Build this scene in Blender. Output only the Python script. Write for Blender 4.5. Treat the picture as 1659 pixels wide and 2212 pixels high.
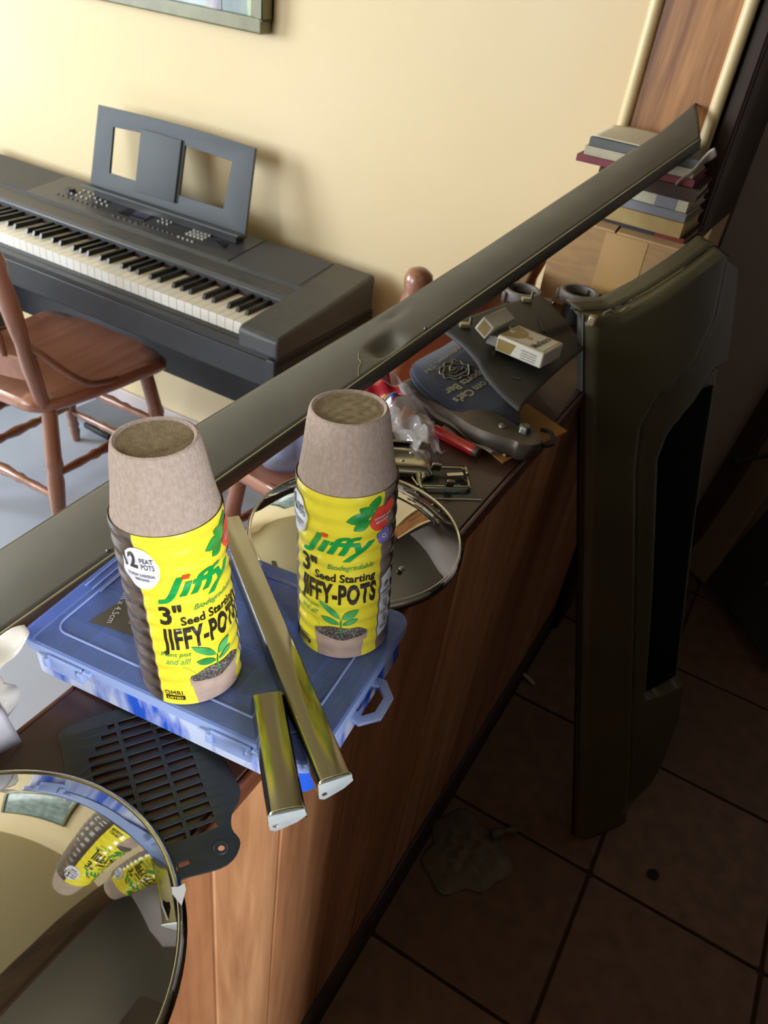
import bpy, bmesh, math, random
from math import sin, cos, pi, radians, sqrt, atan2
from mathutils import Vector, Matrix, Euler

for o in list(bpy.data.objects): bpy.data.objects.remove(o)
sc = bpy.context.scene
col = sc.collection
rnd = random.Random(7)

# ------------------------------------------------------------------ camera
cam_d = bpy.data.cameras.new('camera'); cam = bpy.data.objects.new('camera', cam_d); col.objects.link(cam)
cam_d.sensor_fit = 'HORIZONTAL'; cam_d.sensor_width = 36.0; cam_d.lens = 36.0 * 1662.63 / 1659.0
cam_d.clip_start = 0.01; cam_d.clip_end = 60
_R = ((0.856888, 0.501952, 0.117417), (0.384577, -0.470778, -0.794021), (-0.343284, 0.725543, -0.596443))
_m = Matrix(((_R[0][0], -_R[1][0], -_R[2][0], 0), (_R[0][1], -_R[1][1], -_R[2][1], 0), (_R[0][2], -_R[1][2], -_R[2][2], 1.42), (0, 0, 0, 1)))
cam.matrix_world = _m
sc.camera = cam
cam_d.dof.use_dof = True; cam_d.dof.focus_distance = 0.60; cam_d.dof.aperture_fstop = 20.0

# ------------------------------------------------------------------ world, exposure
w = bpy.data.worlds.new('world'); sc.world = w; w.use_nodes = True
w.node_tree.nodes['Background'].inputs[0].default_value = (0.75, 0.87, 1.0, 1)
w.node_tree.nodes['Background'].inputs[1].default_value = 1.0
sc.view_settings.view_transform = 'Standard'; sc.view_settings.look = 'None'
sc.view_settings.gamma = 1.0; sc.view_settings.use_curve_mapping = False
sc.view_settings.exposure = 0.15
sc.cycles.max_bounces = 10; sc.cycles.diffuse_bounces = 5; sc.cycles.glossy_bounces = 5
sc.cycles.transparent_max_bounces = 16; sc.cycles.transmission_bounces = 6
sc.cycles.sample_clamp_indirect = 4.0; sc.cycles.caustics_reflective = False; sc.cycles.caustics_refractive = False

# ------------------------------------------------------------------ daylight through the windows
def window_light(name, loc, target, sx, sy, power, color):
    d = bpy.data.lights.new(name, 'AREA'); d.shape = 'RECTANGLE'; d.size = sx; d.size_y = sy
    d.energy = power; d.color = color
    o = bpy.data.objects.new(name, d); col.objects.link(o); o.location = loc
    v = Vector(target) - Vector(loc)
    o.rotation_euler = v.to_track_quat('-Z', 'Y').to_euler()
    return o
window_light('window_daylight', (-3.99, -0.55, 1.45), (0, -0.55, 1.45), 1.7, 1.25, 140, (0.86, 0.93, 1.0))
window_light('window_daylight', (-2.3, -2.19, 1.5), (-2.3, 1, 1.5), 1.5, 1.2, 66, (0.86, 0.93, 1.0))
window_light('window_daylight', (2.19, -1.02, 1.55), (0, -1.02, 1.55), 0.42, 0.85, 165, (0.92, 0.96, 1.0))

# ------------------------------------------------------------------ helpers
def lin(c):
    if isinstance(c, str):
        c = tuple(int(c[i:i+2], 16) for i in (0, 2, 4))
    r = []
    for v in c[:3]:
        v = v / 255.0
        r.append(v / 12.92 if v <= 0.04045 else ((v + 0.055) / 1.055) ** 2.4)
    return (r[0], r[1], r[2], 1.0)

MATS = {}
def mat(name, c, rough=0.5, metal=0.0, c2=None, scale=30.0, stretch=(1, 1, 1), mixf=(0.35, 0.65), bump=0.0, bscale=None,
        coat=0.0, alpha=1.0, spec=0.5, detail=4.0, emit=0.0, rough2=None, sheen=0.0):
    if name in MATS: return MATS[name]
    m = bpy.data.materials.new(name); m.use_nodes = True
    nt = m.node_tree; b = nt.nodes['Principled BSDF']; L = nt.links
    b.inputs['Base Color'].default_value = lin(c)
    b.inputs['Roughness'].default_value = rough; b.inputs['Metallic'].default_value = metal
    b.inputs['Coat Weight'].default_value = coat; b.inputs['Coat Roughness'].default_value = 0.08
    b.inputs['Specular IOR Level'].default_value = spec
    if sheen: b.inputs['Sheen Weight'].default_value = sheen
    if emit:
        b.inputs['Emission Color'].default_value = lin(c); b.inputs['Emission Strength'].default_value = emit
    if c2 is not None or bump or rough2 is not None:
        tc = nt.nodes.new('ShaderNodeTexCoord'); mp = nt.nodes.new('ShaderNodeMapping')
        mp.inputs['Scale'].default_value = stretch
        L.new(tc.outputs['Object'], mp.inputs['Vector'])
        n = nt.nodes.new('ShaderNodeTexNoise'); n.inputs['Scale'].default_value = scale; n.inputs['Detail'].default_value = detail
        L.new(mp.outputs['Vector'], n.inputs['Vector'])
        if c2 is not None or rough2 is not None:
            mr = nt.nodes.new('ShaderNodeMapRange'); mr.inputs[1].default_value = mixf[0]; mr.inputs[2].default_value = mixf[1]
            L.new(n.outputs['Fac'], mr.inputs[0])
        if c2 is not None:
            mx = nt.nodes.new('ShaderNodeMix'); mx.data_type = 'RGBA'
            mx.inputs[6].default_value = lin(c); mx.inputs[7].default_value = lin(c2)
            L.new(mr.outputs[0], mx.inputs[0]); L.new(mx.outputs[2], b.inputs['Base Color'])
        if rough2 is not None:
            mr2 = nt.nodes.new('ShaderNodeMapRange'); mr2.inputs[3].default_value = rough; mr2.inputs[4].default_value = rough2
            L.new(mr.outputs[0], mr2.inputs[0]); L.new(mr2.outputs[0], b.inputs['Roughness'])
        if bump:
            n2 = nt.nodes.new('ShaderNodeTexNoise'); n2.inputs['Scale'].default_value = bscale or scale * 3; n2.inputs['Detail'].default_value = 3
            L.new(mp.outputs['Vector'], n2.inputs['Vector'])
            bp = nt.nodes.new('ShaderNodeBump'); bp.inputs['Strength'].default_value = bump; bp.inputs['Distance'].default_value = 0.002
            L.new(n2.outputs['Fac'], bp.inputs['Height']); L.new(bp.outputs['Normal'], b.inputs['Normal'])
    if alpha < 1.0:
        out = nt.nodes['Material Output']; tr = nt.nodes.new('ShaderNodeBsdfTransparent'); ms = nt.nodes.new('ShaderNodeMixShader')
        cc = lin(c); k = 0.55
        tr.inputs[0].default_value = (1 - k + k * cc[0], 1 - k + k * cc[1], 1 - k + k * cc[2], 1)
        ms.inputs[0].default_value = alpha
        L.new(tr.outputs[0], ms.inputs[1]); L.new(b.outputs[0], ms.inputs[2]); L.new(ms.outputs[0], out.inputs['Surface'])
    MATS[name] = m
    return m

def wood(name, c1, c2, axis='z', scale=6.0, rough=0.4, coat=0.15, fine=0.25, bump=0.15, dist=3.0):
    if name in MATS: return MATS[name]
    m = bpy.data.materials.new(name); m.use_nodes = True
    nt = m.node_tree; b = nt.nodes['Principled BSDF']; L = nt.links
    b.inputs['Roughness'].default_value = rough; b.inputs['Coat Weight'].default_value = coat; b.inputs['Coat Roughness'].default_value = 0.2
    tc = nt.nodes.new('ShaderNodeTexCoord'); mp = nt.nodes.new('ShaderNodeMapping')
    s = {'x': (0.09, 1, 1), 'y': (1, 0.09, 1), 'z': (1, 1, 0.09)}[axis]
    mp.inputs['Scale'].default_value = s
    L.new(tc.outputs['Object'], mp.inputs['Vector'])
    n = nt.nodes.new('ShaderNodeTexNoise'); n.inputs['Scale'].default_value = scale; n.inputs['Detail'].default_value = 6; n.inputs['Distortion'].default_value = dist
    n.inputs['Roughness'].default_value = 0.62
    L.new(mp.outputs['Vector'], n.inputs['Vector'])
    n2 = nt.nodes.new('ShaderNodeTexNoise'); n2.inputs['Scale'].default_value = scale * 14; n2.inputs['Detail'].default_value = 3
    L.new(mp.outputs['Vector'], n2.inputs['Vector'])
    ad = nt.nodes.new('ShaderNodeMath'); ad.operation = 'MULTIPLY_ADD'; ad.inputs[1].default_value = fine
    L.new(n2.outputs['Fac'], ad.inputs[0]); L.new(n.outputs['Fac'], ad.inputs[2])
    cr = nt.nodes.new('ShaderNodeMapRange'); cr.inputs[1].default_value = 0.36 + fine * 0.5; cr.inputs[2].default_value = 0.66 + fine * 0.5
    L.new(ad.outputs[0], cr.inputs[0])
    mx = nt.nodes.new('ShaderNodeMix'); mx.data_type = 'RGBA'; mx.inputs[6].default_value = lin(c1); mx.inputs[7].default_value = lin(c2)
    L.new(cr.outputs[0], mx.inputs[0]); L.new(mx.outputs[2], b.inputs['Base Color'])
    bp = nt.nodes.new('ShaderNodeBump'); bp.inputs['Strength'].default_value = bump; bp.inputs['Distance'].default_value = 0.001
    L.new(ad.outputs[0], bp.inputs['Height']); L.new(bp.outputs['Normal'], b.inputs['Normal'])
    MATS[name] = m
    return m

class MB:
    def __init__(s): s.v = []; s.f = []
    def add(s, vs, fs):
        b = len(s.v); s.v += [tuple(x) for x in vs]; s.f += [tuple(i + b for i in f) for f in fs]; return s
    def box(s, c, d, rot=None):
        x, y, z = d[0] / 2, d[1] / 2, d[2] / 2
        p = [Vector(q) for q in ((-x, -y, -z), (x, -y, -z), (x, y, -z), (-x, y, -z), (-x, -y, z), (x, -y, z), (x, y, z), (-x, y, z))]
        if rot is not None:
            R = rot if isinstance(rot, Matrix) else Euler(rot).to_matrix()
            p = [R @ q for q in p]
        return s.hexa([q + Vector(c) for q in p])
    def bb(s, x0, x1, y0, y1, z0, z1):
        return s.box(((x0 + x1) / 2, (y0 + y1) / 2, (z0 + z1) / 2), (abs(x1 - x0), abs(y1 - y0), abs(z1 - z0)))
    def hexa(s, p):
        return s.add(p, [(0, 3, 2, 1), (4, 5, 6, 7), (0, 1, 5, 4), (1, 2, 6, 5), (2, 3, 7, 6), (3, 0, 4, 7)])
    def prism(s, poly, z0, z1):
        n = len(poly)
        a = sum(poly[i][0] * poly[(i + 1) % n][1] - poly[(i + 1) % n][0] * poly[i][1] for i in range(n))
        if a < 0: poly = list(reversed(poly))
        vs = [(x, y, z0) for x, y in poly] + [(x, y, z1) for x, y in poly]
        fs = [tuple(range(n - 1, -1, -1)), tuple(range(n, 2 * n))] + [(i, (i + 1) % n, n + (i + 1) % n, n + i) for i in range(n)]
        return s.add(vs, fs)
    def lathe(s, prof, n=32, M=None, a0=0.0, a1=2 * pi):
        full = abs(a1 - a0 - 2 * pi) < 1e-6; k = n if full else n + 1
        vs = []
        for i in range(k):
            a = a0 + (a1 - a0) * i / n
            for r, z in prof:
                q = Vector((r * cos(a), r * sin(a), z)); vs.append(M @ q if M else q)
        m = len(prof); fs = []
        for i in range(n):
            j = (i + 1) % k
            for t in range(m - 1):
                fs.append((i * m + t, j * m + t, j * m + t + 1, i * m + t + 1))
        return s.add(vs, fs)
    def tube(s, pts, rad, n=8, flat=None, closed=False):
        pts = [Vector(p) for p in pts]; k = len(pts)
        if not isinstance(rad, (list, tuple)): rad = [rad] * k
        up = Vector((0.13, 0.21, 0.97)); vs = []; prev = None
        for i in range(k):
            if closed: t = pts[(i + 1) % k] - pts[i - 1]
            else: t = pts[min(i + 1, k - 1)] - pts[max(i - 1, 0)]
            t.normalize()
            if prev is None:
                a = t.cross(up)
                if a.length < 1e-3: a = t.cross(Vector((1, 0, 0)))
            else: a = prev - t * prev.dot(t)
            a.normalize(); prev = a; b = t.cross(a)
            for j in range(n):
                g = 2 * pi * j / n; rr = rad[i]
                vs.append(pts[i] + a * cos(g) * rr + b * sin(g) * rr * (flat or 1.0))
        fs = []
        for i in range(k if closed else k - 1):
            i2 = (i + 1) % k
            for j in range(n): fs.append((i * n + j, i * n + (j + 1) % n, i2 * n + (j + 1) % n, i2 * n + j))
        if not closed: fs += [tuple(range(n - 1, -1, -1)), tuple(range((k - 1) * n, k * n))]
        return s.add(vs, fs)
    def grid(s, nu, nv, f, close_u=False):
        vs = [f(i / nu, j / nv) for i in range(nu + 1) for j in range(nv + 1)]
        fs = [(i * (nv + 1) + j, (i + 1) * (nv + 1) + j, (i + 1) * (nv + 1) + j + 1, i * (nv + 1) + j + 1) for i in range(nu) for j in range(nv)]
        return s.add(vs, fs)
    def ball(s, c, r, n=10, m=7):
        r = r if isinstance(r, (tuple, list)) else (r, r, r); c = Vector(c); vs = []
        for i in range(m + 1):
            a = pi * i / m
            for j in range(n):
                g = 2 * pi * j / n; vs.append(c + Vector((r[0] * sin(a) * cos(g), r[1] * sin(a) * sin(g), r[2] * cos(a))))
        fs = [(i * n + j, (i + 1) * n + j, (i + 1) * n + (j + 1) % n, i * n + (j + 1) % n) for i in range(m) for j in range(n)]
        return s.add(vs, fs)
    def xf(s, M): s.v = [tuple(M @ Vector(p)) for p in s.v]; return s
    def mesh(s, name, m=None, smooth=None):
        me = bpy.data.meshes.new(name); me.from_pydata(s.v, [], s.f); me.update()
        bm = bmesh.new(); bm.from_mesh(me); bmesh.ops.remove_doubles(bm, verts=bm.verts, dist=1e-6)
        bmesh.ops.recalc_face_normals(bm, faces=bm.faces); bm.to_mesh(me); bm.free()
        if smooth:
            me.polygons.foreach_set('use_smooth', [True] * len(me.polygons))
            me.set_sharp_from_angle(angle=radians(smooth))
        if m: me.materials.append(m)
        return me
    def build(s, name, m, parent=None, world=False, smooth=None, bevel=0, seg=2, solid=0, offset=0.0, sub=0):
        if world and parent is not None: s.xf(parent.matrix_basis.inverted())
        return obj(name, s.mesh(name, m, smooth), parent, bevel, seg, solid, offset, sub)

def obj(name, me, parent=None, bevel=0, seg=2, solid=0, offset=0.0, sub=0):
    o = bpy.data.objects.new(name, me); col.objects.link(o)
    if parent is not None: o.parent = parent
    if sub:
        md = o.modifiers.new('subsurf', 'SUBSURF'); md.levels = sub; md.render_levels = sub
    if solid:
        md = o.modifiers.new('solid', 'SOLIDIFY'); md.thickness = solid; md.offset = offset
    if bevel:
        md = o.modifiers.new('bevel', 'BEVEL'); md.width = bevel; md.segments = seg; md.limit_method = 'ANGLE'; md.angle_limit = radians(40)
        me.polygons.foreach_set('use_smooth', [True] * len(me.polygons))
        me.set_sharp_from_angle(angle=radians(35))
    return o

def tag(o, label, cat, group=None):
    o['label'] = label; o['category'] = cat
    if group: o['group'] = group
    return o
def thing(name, label, cat, loc=(0, 0, 0), rot=None, group=None):
    o = bpy.data.objects.new(name, None); col.objects.link(o); o.empty_display_size = 0.05
    M4 = rot.to_4x4() if isinstance(rot, Matrix) else (Euler(rot).to_matrix().to_4x4() if rot else Matrix.Identity(4))
    o.matrix_basis = Matrix.Translation(Vector(loc)) @ M4
    return tag(o, label, cat, group)
def struct(o):
    o['kind'] = 'structure'; return o
def stuff(o):
    o['kind'] = 'stuff'; return o
def rrect(w, d, r, n=5, cx=0, cy=0):
    pts = []
    for sx, sy, a in ((1, 1, 0), (-1, 1, 90), (-1, -1, 180), (1, -1, 270)):
        for i in range(n + 1):
            g = radians(a + 90 * i / n)
            pts.append((cx + sx * (w / 2 - r) + r * cos(g), cy + sy * (d / 2 - r) + r * sin(g)))
    return pts
def smooth_poly(pts, n=4):
    out = []; k = len(pts)
    for i in range(k):
        p0, p1, p2, p3 = (Vector(pts[(i + q) % k]) for q in (-1, 0, 1, 2))
        for j in range(n):
            t = j / n
            out.append(tuple(0.5 * ((2 * p1) + (p2 - p0) * t + (2 * p0 - 5 * p1 + 4 * p2 - p3) * t * t + (3 * p1 - p0 - 3 * p2 + p3) * t ** 3)))
    return out
def spline(pts, n=6):
    out = []; k = len(pts); P = [Vector(p) for p in pts]
    for i in range(k - 1):
        p0, p1, p2, p3 = P[max(i - 1, 0)], P[i], P[i + 1], P[min(i + 2, k - 1)]
        for j in range(n):
            t = j / n
            out.append(0.5 * ((2 * p1) + (p2 - p0) * t + (2 * p0 - 5 * p1 + 4 * p2 - p3) * t * t + (3 * p1 - p0 - 3 * p2 + p3) * t ** 3))
    out.append(P[-1]); return out

def _curve_mesh(cu):
    o = bpy.data.objects.new('tmp', cu); col.objects.link(o)
    dg = bpy.context.evaluated_depsgraph_get(); dg.update()
    me = bpy.data.meshes.new_from_object(o.evaluated_get(dg))
    bpy.data.objects.remove(o); return me
def plate(outline, holes, thick, bevel=0.0):
    """a flat sheet with holes cut in it, centred on z = 0"""
    cu = bpy.data.curves.new('plate', 'CURVE'); cu.dimensions = '2D'; cu.fill_mode = 'BOTH'
    cu.extrude = thick / 2 - bevel; cu.bevel_depth = bevel; cu.bevel_resolution = 1
    for pl in [outline] + holes:
        sp = cu.splines.new('POLY'); sp.points.add(len(pl) - 1); sp.use_cyclic_u = True
        for q, p in zip(sp.points, pl): q.co = (p[0], p[1], 0, 1)
    me = _curve_mesh(cu)
    b = MB(); b.add([v.co for v in me.vertices], [tuple(p.vertices) for p in me.polygons]); return b
def text_shape(body, height, width=None, offset=0.0, shear=0.0, spacing=1.0, cut=None, cuty=None):
    """flat letters as (verts2d, faces), base line at y = 0, centred on x = 0"""
    cu = bpy.data.curves.new('txt', 'FONT'); cu.body = body; cu.size = 1.0; cu.offset = offset; cu.shear = shear
    cu.space_character = spacing; cu.resolution_u = 3; cu.align_x = 'LEFT'
    me = _curve_mesh(cu)
    vs = [v.co.copy() for v in me.vertices]
    if not vs: return [], []
    x0 = min(v.x for v in vs); x1 = max(v.x for v in vs)
    k = height / 0.73; kx = k if width is None else width / (x1 - x0)
    bm = bmesh.new(); bm.from_mesh(me)
    for v in bm.verts: v.co = Vector(((v.co.x - (x0 + x1) / 2) * kx, v.co.y * k, 0))
    bmesh.ops.remove_doubles(bm, verts=bm.verts, dist=1e-7)
    if cut:
        a = min(v.co.x for v in bm.verts); e = max(v.co.x for v in bm.verts); x = a + cut
        while x < e:
            bmesh.ops.bisect_plane(bm, geom=bm.verts[:] + bm.edges[:] + bm.faces[:], plane_co=(x, 0, 0), plane_no=(1, 0, 0)); x += cut
    if cuty:
        a = min(v.co.y for v in bm.verts); e = max(v.co.y for v in bm.verts); y = a + cuty
        while y < e:
            bmesh.ops.bisect_plane(bm, geom=bm.verts[:] + bm.edges[:] + bm.faces[:], plane_co=(0, y, 0), plane_no=(0, 1, 0)); y += cuty
    bm.verts.index_update()
    r = ([tuple(v.co[:2]) for v in bm.verts], [tuple(q.index for q in f.verts) for f in bm.faces]); bm.free()
    return r

# ------------------------------------------------------------------ materials
M_wall = mat('wall_cream_paint', 'E3D2AE', 0.75, c2='DECBA2', scale=1.2, bump=0.06, bscale=140)
M_wallk = mat('wall_grey_mauve', 'E6DCDC', 0.85)
M_ceil = mat('ceiling_paint', 'A99B74', 0.9, bump=0.15, bscale=120)
M_ceilk = mat('ceiling_kitchen', '857D6B', 0.9)
M_beam = wood('beam_wood', '5A4630', '3F2F20', 'y', 5)
M_panel = wood('panel_wood', 'C48A60', '98623F', 'z', 7, rough=0.42, coat=0.2)
M_panel2 = wood('panel_wood_pale', 'CF986C', 'A56F49', 'z', 8, rough=0.42, coat=0.2)
M_panel3 = wood('panel_wood_deep', 'B37A52', '8A5636', 'z', 6, rough=0.42, coat=0.2)
M_groove = mat('groove_dark', '24140C', 0.8)
M_top = mat('counter_top', '4A2E25', 0.34, c2='39231D', scale=14, stretch=(1, 0.3, 1), coat=0.25, rough2=0.5, bump=0.05, bscale=120)
M_edge = wood('edge_trim_wood', '6B3E2A', '4A281B', 'y', 9, rough=0.35, coat=0.3)
M_dark = wood('dark_casing_wood', '3A2118', '22130E', 'z', 6, rough=0.5)
M_postw = wood('post_panel_wood', 'B5804E', '7C4C28', 'z', 9, rough=0.4, coat=0.1, dist=4.0)
M_trim = mat('cream_trim_paint', 'DCC796', 0.4, coat=0.2)
M_floord = mat('dining_floor', 'BECADF', 0.33, c2='B4C0D5', scale=3, coat=0.1)
M_tile = [mat('tile_%d' % i, c, 0.5, c2=c2, scale=26, detail=8, mixf=(0.3, 0.7), bump=0.25, bscale=70, rough2=0.6)
          for i, (c, c2) in enumerate((('75563D', '5F4531'), ('6F5139', '5C432F'), ('7A5B42', '644A35')))]
M_grout = mat('grout', '3A2718', 0.9)
M_black = mat('black_plastic', '15161A', 0.45, c2='1B1C20', scale=40)
M_pbody = mat('piano_body', '3B3D41', 0.42, c2='424448', scale=60, bump=0.03, bscale=300)
M_pgrille = mat('piano_speaker_cloth', '484A4F', 0.6, bump=0.5, bscale=900)
M_ppanel = mat('piano_panel', '424449', 0.38)
M_pstand = mat('piano_stand', '1E1F25', 0.5, c2='25262C', scale=20)
M_rest = mat('music_rest', '565D65', 0.6, spec=0.3)
M_white = mat('key_white', 'EDEBE6', 0.25, coat=0.3)
M_keyb = mat('key_black', '121316', 0.35)
M_btn = mat('button_grey', 'BDBDBB', 0.4)
M_btnd = mat('button_dark', '55575A', 0.4)
M_lcd = mat('display', '3A3658', 0.12, coat=0.6)
M_redfelt = mat('red_felt', '6B1E22', 0.9)
M_chair = wood('chair_wood', 'A97660', '925F4A', 'y', 7, rough=0.28, coat=0.5, bump=0.05)
M_chairp = wood('chair_post_wood', '9A6A54', '82553F', 'z', 7, rough=0.28, coat=0.5, bump=0.05)
M_frame = mat('picture_frame', '7F8060', 0.4, c2='6F7054', scale=20)
M_paint = mat('picture_print', '8EA39F', 0.3, c2='5E7479', scale=9, coat=0.3)
M_paint2 = mat('picture_print_figure', 'B9B3B8', 0.3, c2='6F6C80', scale=24)
M_strip = mat('olive_metal', '605E57', 0.5, metal=0.15, c2='56544D', scale=7, bump=0.1, bscale=60, rough2=0.6)
M_stripe = mat('olive_metal_edge', '8D8868', 0.35, metal=0.4)
M_fender = mat('fender_paint', '57523C', 0.42, c2='4B4734', scale=5, coat=0.1, bump=0.06, bscale=30)
M_fenderb = mat('fender_recess_shade', '090A08', 0.9, spec=0.1)  # near-black colour for the shade inside the fender opening
M_chrome = mat('chrome', 'BFBDB4', 0.035, metal=1.0)
M_chrome2 = mat('chrome_dusty', 'A6A392', 0.14, metal=1.0, c2='989584', scale=8, rough2=0.22)
M_cad = mat('zinc_plate', 'C5CCCE', 0.35, metal=0.35, c2='B2BABA', scale=40)
M_peat = mat('peat_fibre', 'B09E93', 0.95, c2='A19083', scale=420, stretch=(1, 1, 0.6), bump=0.5, bscale=1100, spec=0.15)
M_peatb = mat('peat_fibre_base', 'AC9C82', 0.95, c2='98886E', scale=260, bump=0.4, bscale=1400, spec=0.1)
M_yellow = mat('label_yellow', 'ECDD3A', 0.28, coat=0.5)
M_green = mat('label_green', '169A48', 0.3, coat=0.4)
M_leaf = mat('leaf_green', '3DA24A', 0.3, c2='1F8238', scale=90, coat=0.4)
M_leafd = mat('leaf_dark', '2C8A42', 0.3, c2='5FB86A', scale=60, coat=0.4)
M_ink = mat('label_ink', '2B261E', 0.35, coat=0.3)
M_red = mat('label_red', 'D8342C', 0.3, c2='E8553F', scale=70, coat=0.4)
M_redorange = mat('label_orange', 'E2502A', 0.3, coat=0.3)
M_violet = mat('label_violet', '6C63B8', 0.3, c2='8F86D6', scale=200, coat=0.3)
M_lwhite = mat('label_white', 'DADBE4', 0.3, coat=0.4)
M_soil = mat('label_soil', '3E3833', 0.5, c2='A09A92', scale=700, mixf=(0.48, 0.72))
M_potpic = mat('label_pot', 'B39C90', 0.4, c2='A88F82', scale=100)
M_brownlab = mat('label_brown', '9E8C81', 0.3, c2='87766B', scale=60, coat=0.12, bump=0.3, bscale=200)
M_wrap = bpy.data.materials.new('shrink_wrap'); M_wrap.use_nodes = True
_nt = M_wrap.node_tree; _nt.nodes.remove(_nt.nodes['Principled BSDF'])
_tr = _nt.nodes.new('ShaderNodeBsdfTransparent'); _gl = _nt.nodes.new('ShaderNodeBsdfGlossy'); _gl.inputs['Roughness'].default_value = 0.08
_fr = _nt.nodes.new('ShaderNodeFresnel'); _fr.inputs['IOR'].default_value = 1.45; _mx = _nt.nodes.new('ShaderNodeMixShader')
_nt.links.new(_fr.outputs[0], _mx.inputs[0]); _nt.links.new(_tr.outputs[0], _mx.inputs[1]); _nt.links.new(_gl.outputs[0], _mx.inputs[2])
_nt.links.new(_mx.outputs[0], _nt.nodes['Material Output'].inputs['Surface'])
M_blue = mat('blue_lid', '8FAEF0', 0.16, c2='A6BEF4', scale=8, alpha=0.27, coat=0.3)
M_bluet = mat('blue_tray', '2F62DC', 0.25, c2='D5E0F8', scale=34, stretch=(1, 1, 0.3), mixf=(0.42, 0.56), alpha=0.8)
M_blueh = mat('blue_frost', 'A9BDEB', 0.3, alpha=0.7)
M_clearp = mat('clear_divider', 'D5E0F4', 0.2, alpha=0.55)
M_sticker = mat('dark_sticker', '4A4640', 0.5)
M_silver = mat('print_pale', 'C9C9CE', 0.5)
M_grille = mat('grille_metal', '24292C', 0.5, c2='1E2326', scale=20)
M_bag = mat('milky_plastic', 'F2EEE8', 0.3, alpha=0.62, bump=0.4, bscale=40)
M_bagc = mat('peach_content', 'D9C3A6', 0.6, c2='E8D9B8', scale=25)
M_clear = mat('clear_film', 'F4F0F2', 0.08, alpha=0.26, bump=0.6, bscale=60, spec=1.0)
M_wrapred = mat('wrapper_red', 'C62F38', 0.25, c2='E9DADA', scale=22, mixf=(0.55, 0.6), coat=0.5)
M_wrapblue = mat('wrapper_blue', '2E4A8E', 0.3, coat=0.4)
M_wrapyel = mat('wrapper_yellow', 'D8B53A', 0.3)
M_navy = mat('navy_foam', '232B44', 0.85, c2='2B3450', scale=90, bump=0.3, bscale=500, sheen=0.3)
M_navyp = mat('print_cream', 'C9C3AC', 0.8)
M_gunm = mat('gun_metal', '6E665E', 0.38, metal=0.5, c2='5A534C', scale=25, rough2=0.5)
M_bolt = mat('bolt_metal', '777A72', 0.35, metal=0.85)
M_card = mat('cardboard', 'A8855C', 0.85, c2='9C7A53', scale=30, stretch=(1, 1, 4))
M_cardin = mat('cardboard_edge', 'B8976C', 0.9)
M_tape = mat('packing_tape', 'B8925F', 0.3, coat=0.4)
M_kraft = mat('kraft_card', 'A87B45', 0.8)
M_rubber = mat('dark_rubber', '1C1A18', 0.6)
M_redpl = mat('red_marker', 'B5201F', 0.3, coat=0.3)
M_tan = mat('tan_wood', '9A7B4E', 0.6)
M_bcard = mat('black_card', '14161F', 0.35)
M_teal = mat('teal_print', '2F8E95', 0.5)
M_grey = mat('grey_print', '9A9CA0', 0.5)
M_smoke = mat('smoky_plastic', '35332F', 0.55, alpha=0.92, c2='2C2A27', scale=8, spec=0.3)
M_brass = mat('brass_clip', 'A69A78', 0.4, metal=0.5)
M_socket = mat('socket_plastic', '77716F', 0.5, c2='625C5A', scale=30)
M_pkwhite = mat('pack_white', 'DAD6CC', 0.4)
M_pkgold = mat('pack_gold', '9B8548', 0.4, metal=0.2)
M_pkfoil = mat('pack_foil', '7E7A78', 0.35, metal=0.4)
M_paper = mat('white_paper', 'D8D2C2', 0.6)
M_blocker = mat('blocker_enamel', 'CFCBC0', 0.35)
M_skin = mat('match_tip', 'E2A98A', 0.6)
M_water = mat('pale_blue_plastic', 'C4D6F0', 0.1, alpha=0.35, bump=0.5, bscale=40, spec=1.0)
BOOKM = {k: mat('book_' + k, c, 0.55, c2=c2, scale=40) for k, c, c2 in (('black', '1C1A1A', '222020'), ('tan', 'A98F58', '9C824D'),
         ('grey', '7C7C80', '727277'), ('cream', 'B8B09A', 'ADA58F'), ('brown', '3A2219', '331D15'), ('maroon', '7E3440', '723039'), ('slate', '5E5F60', '585a5c'), ('red', '7A2A20', '6E241B'))}
M_pages = mat('book_pages', 'CFC4A4', 0.85, c2='BDB292', scale=200, stretch=(0.2, 0.2, 6))
M_window = mat('window_frame_paint', 'E6E2D6', 0.4)

# ------------------------------------------------------------------ the room
TOPZ = 0.91
def slab(name, x0, x1, y0, y1, z0, z1, m):
    return struct(MB().bb(x0, x1, y0, y1, z0, z1).build(name, m))
slab('floor_dining', -4.0, -0.29, -2.2, 1.67, -0.1, 0.0, M_floord)
fk = slab('floor_kitchen', -0.29, 2.2, -2.2, 2.25, -0.1, -0.006, M_grout)
# kitchen tiles, each its own piece of the floor
xs = [0.0994 + 0.330 * k for k in range(-1, 3)]; ys = [0.6333 + 0.3345 * k for k in range(-2, 6)]
tmesh = [MB().prism(rrect(0.330 - 0.007, 0.3345 - 0.007, 0.006, 2), -0.0055, 0.0).mesh('tile', M_tile[i]) for i in range(3)]
for i, x in enumerate(xs):
    for j, y in enumerate(ys):
        if y > 2.2: continue
        y1 = min(y + 0.3345, 2.25); x0 = max(x, -0.205)
        if i == 0 or y1 < y + 0.33:
            me = MB().prism(rrect(x + 0.330 - x0 - 0.007, y1 - y - 0.007, 0.006, 2), -0.0055, 0.0).mesh('tile', M_tile[(i + 2 * j) % 3])
        else: me = tmesh[(i * 2 + j + i * j) % 3]
        t = obj('tile', me, fk, bevel=0.0015, seg=1); t.location = ((x0 + x + 0.330) / 2, (y + y1) / 2, 0.0)
slab('ceiling_dining', -4.0, -0.29, -2.2, 1.67, 2.45, 2.55, M_ceil)
slab('ceiling_kitchen', -0.29, 2.2, -2.2, 2.25, 2.45, 2.55, M_ceilk)
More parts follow.
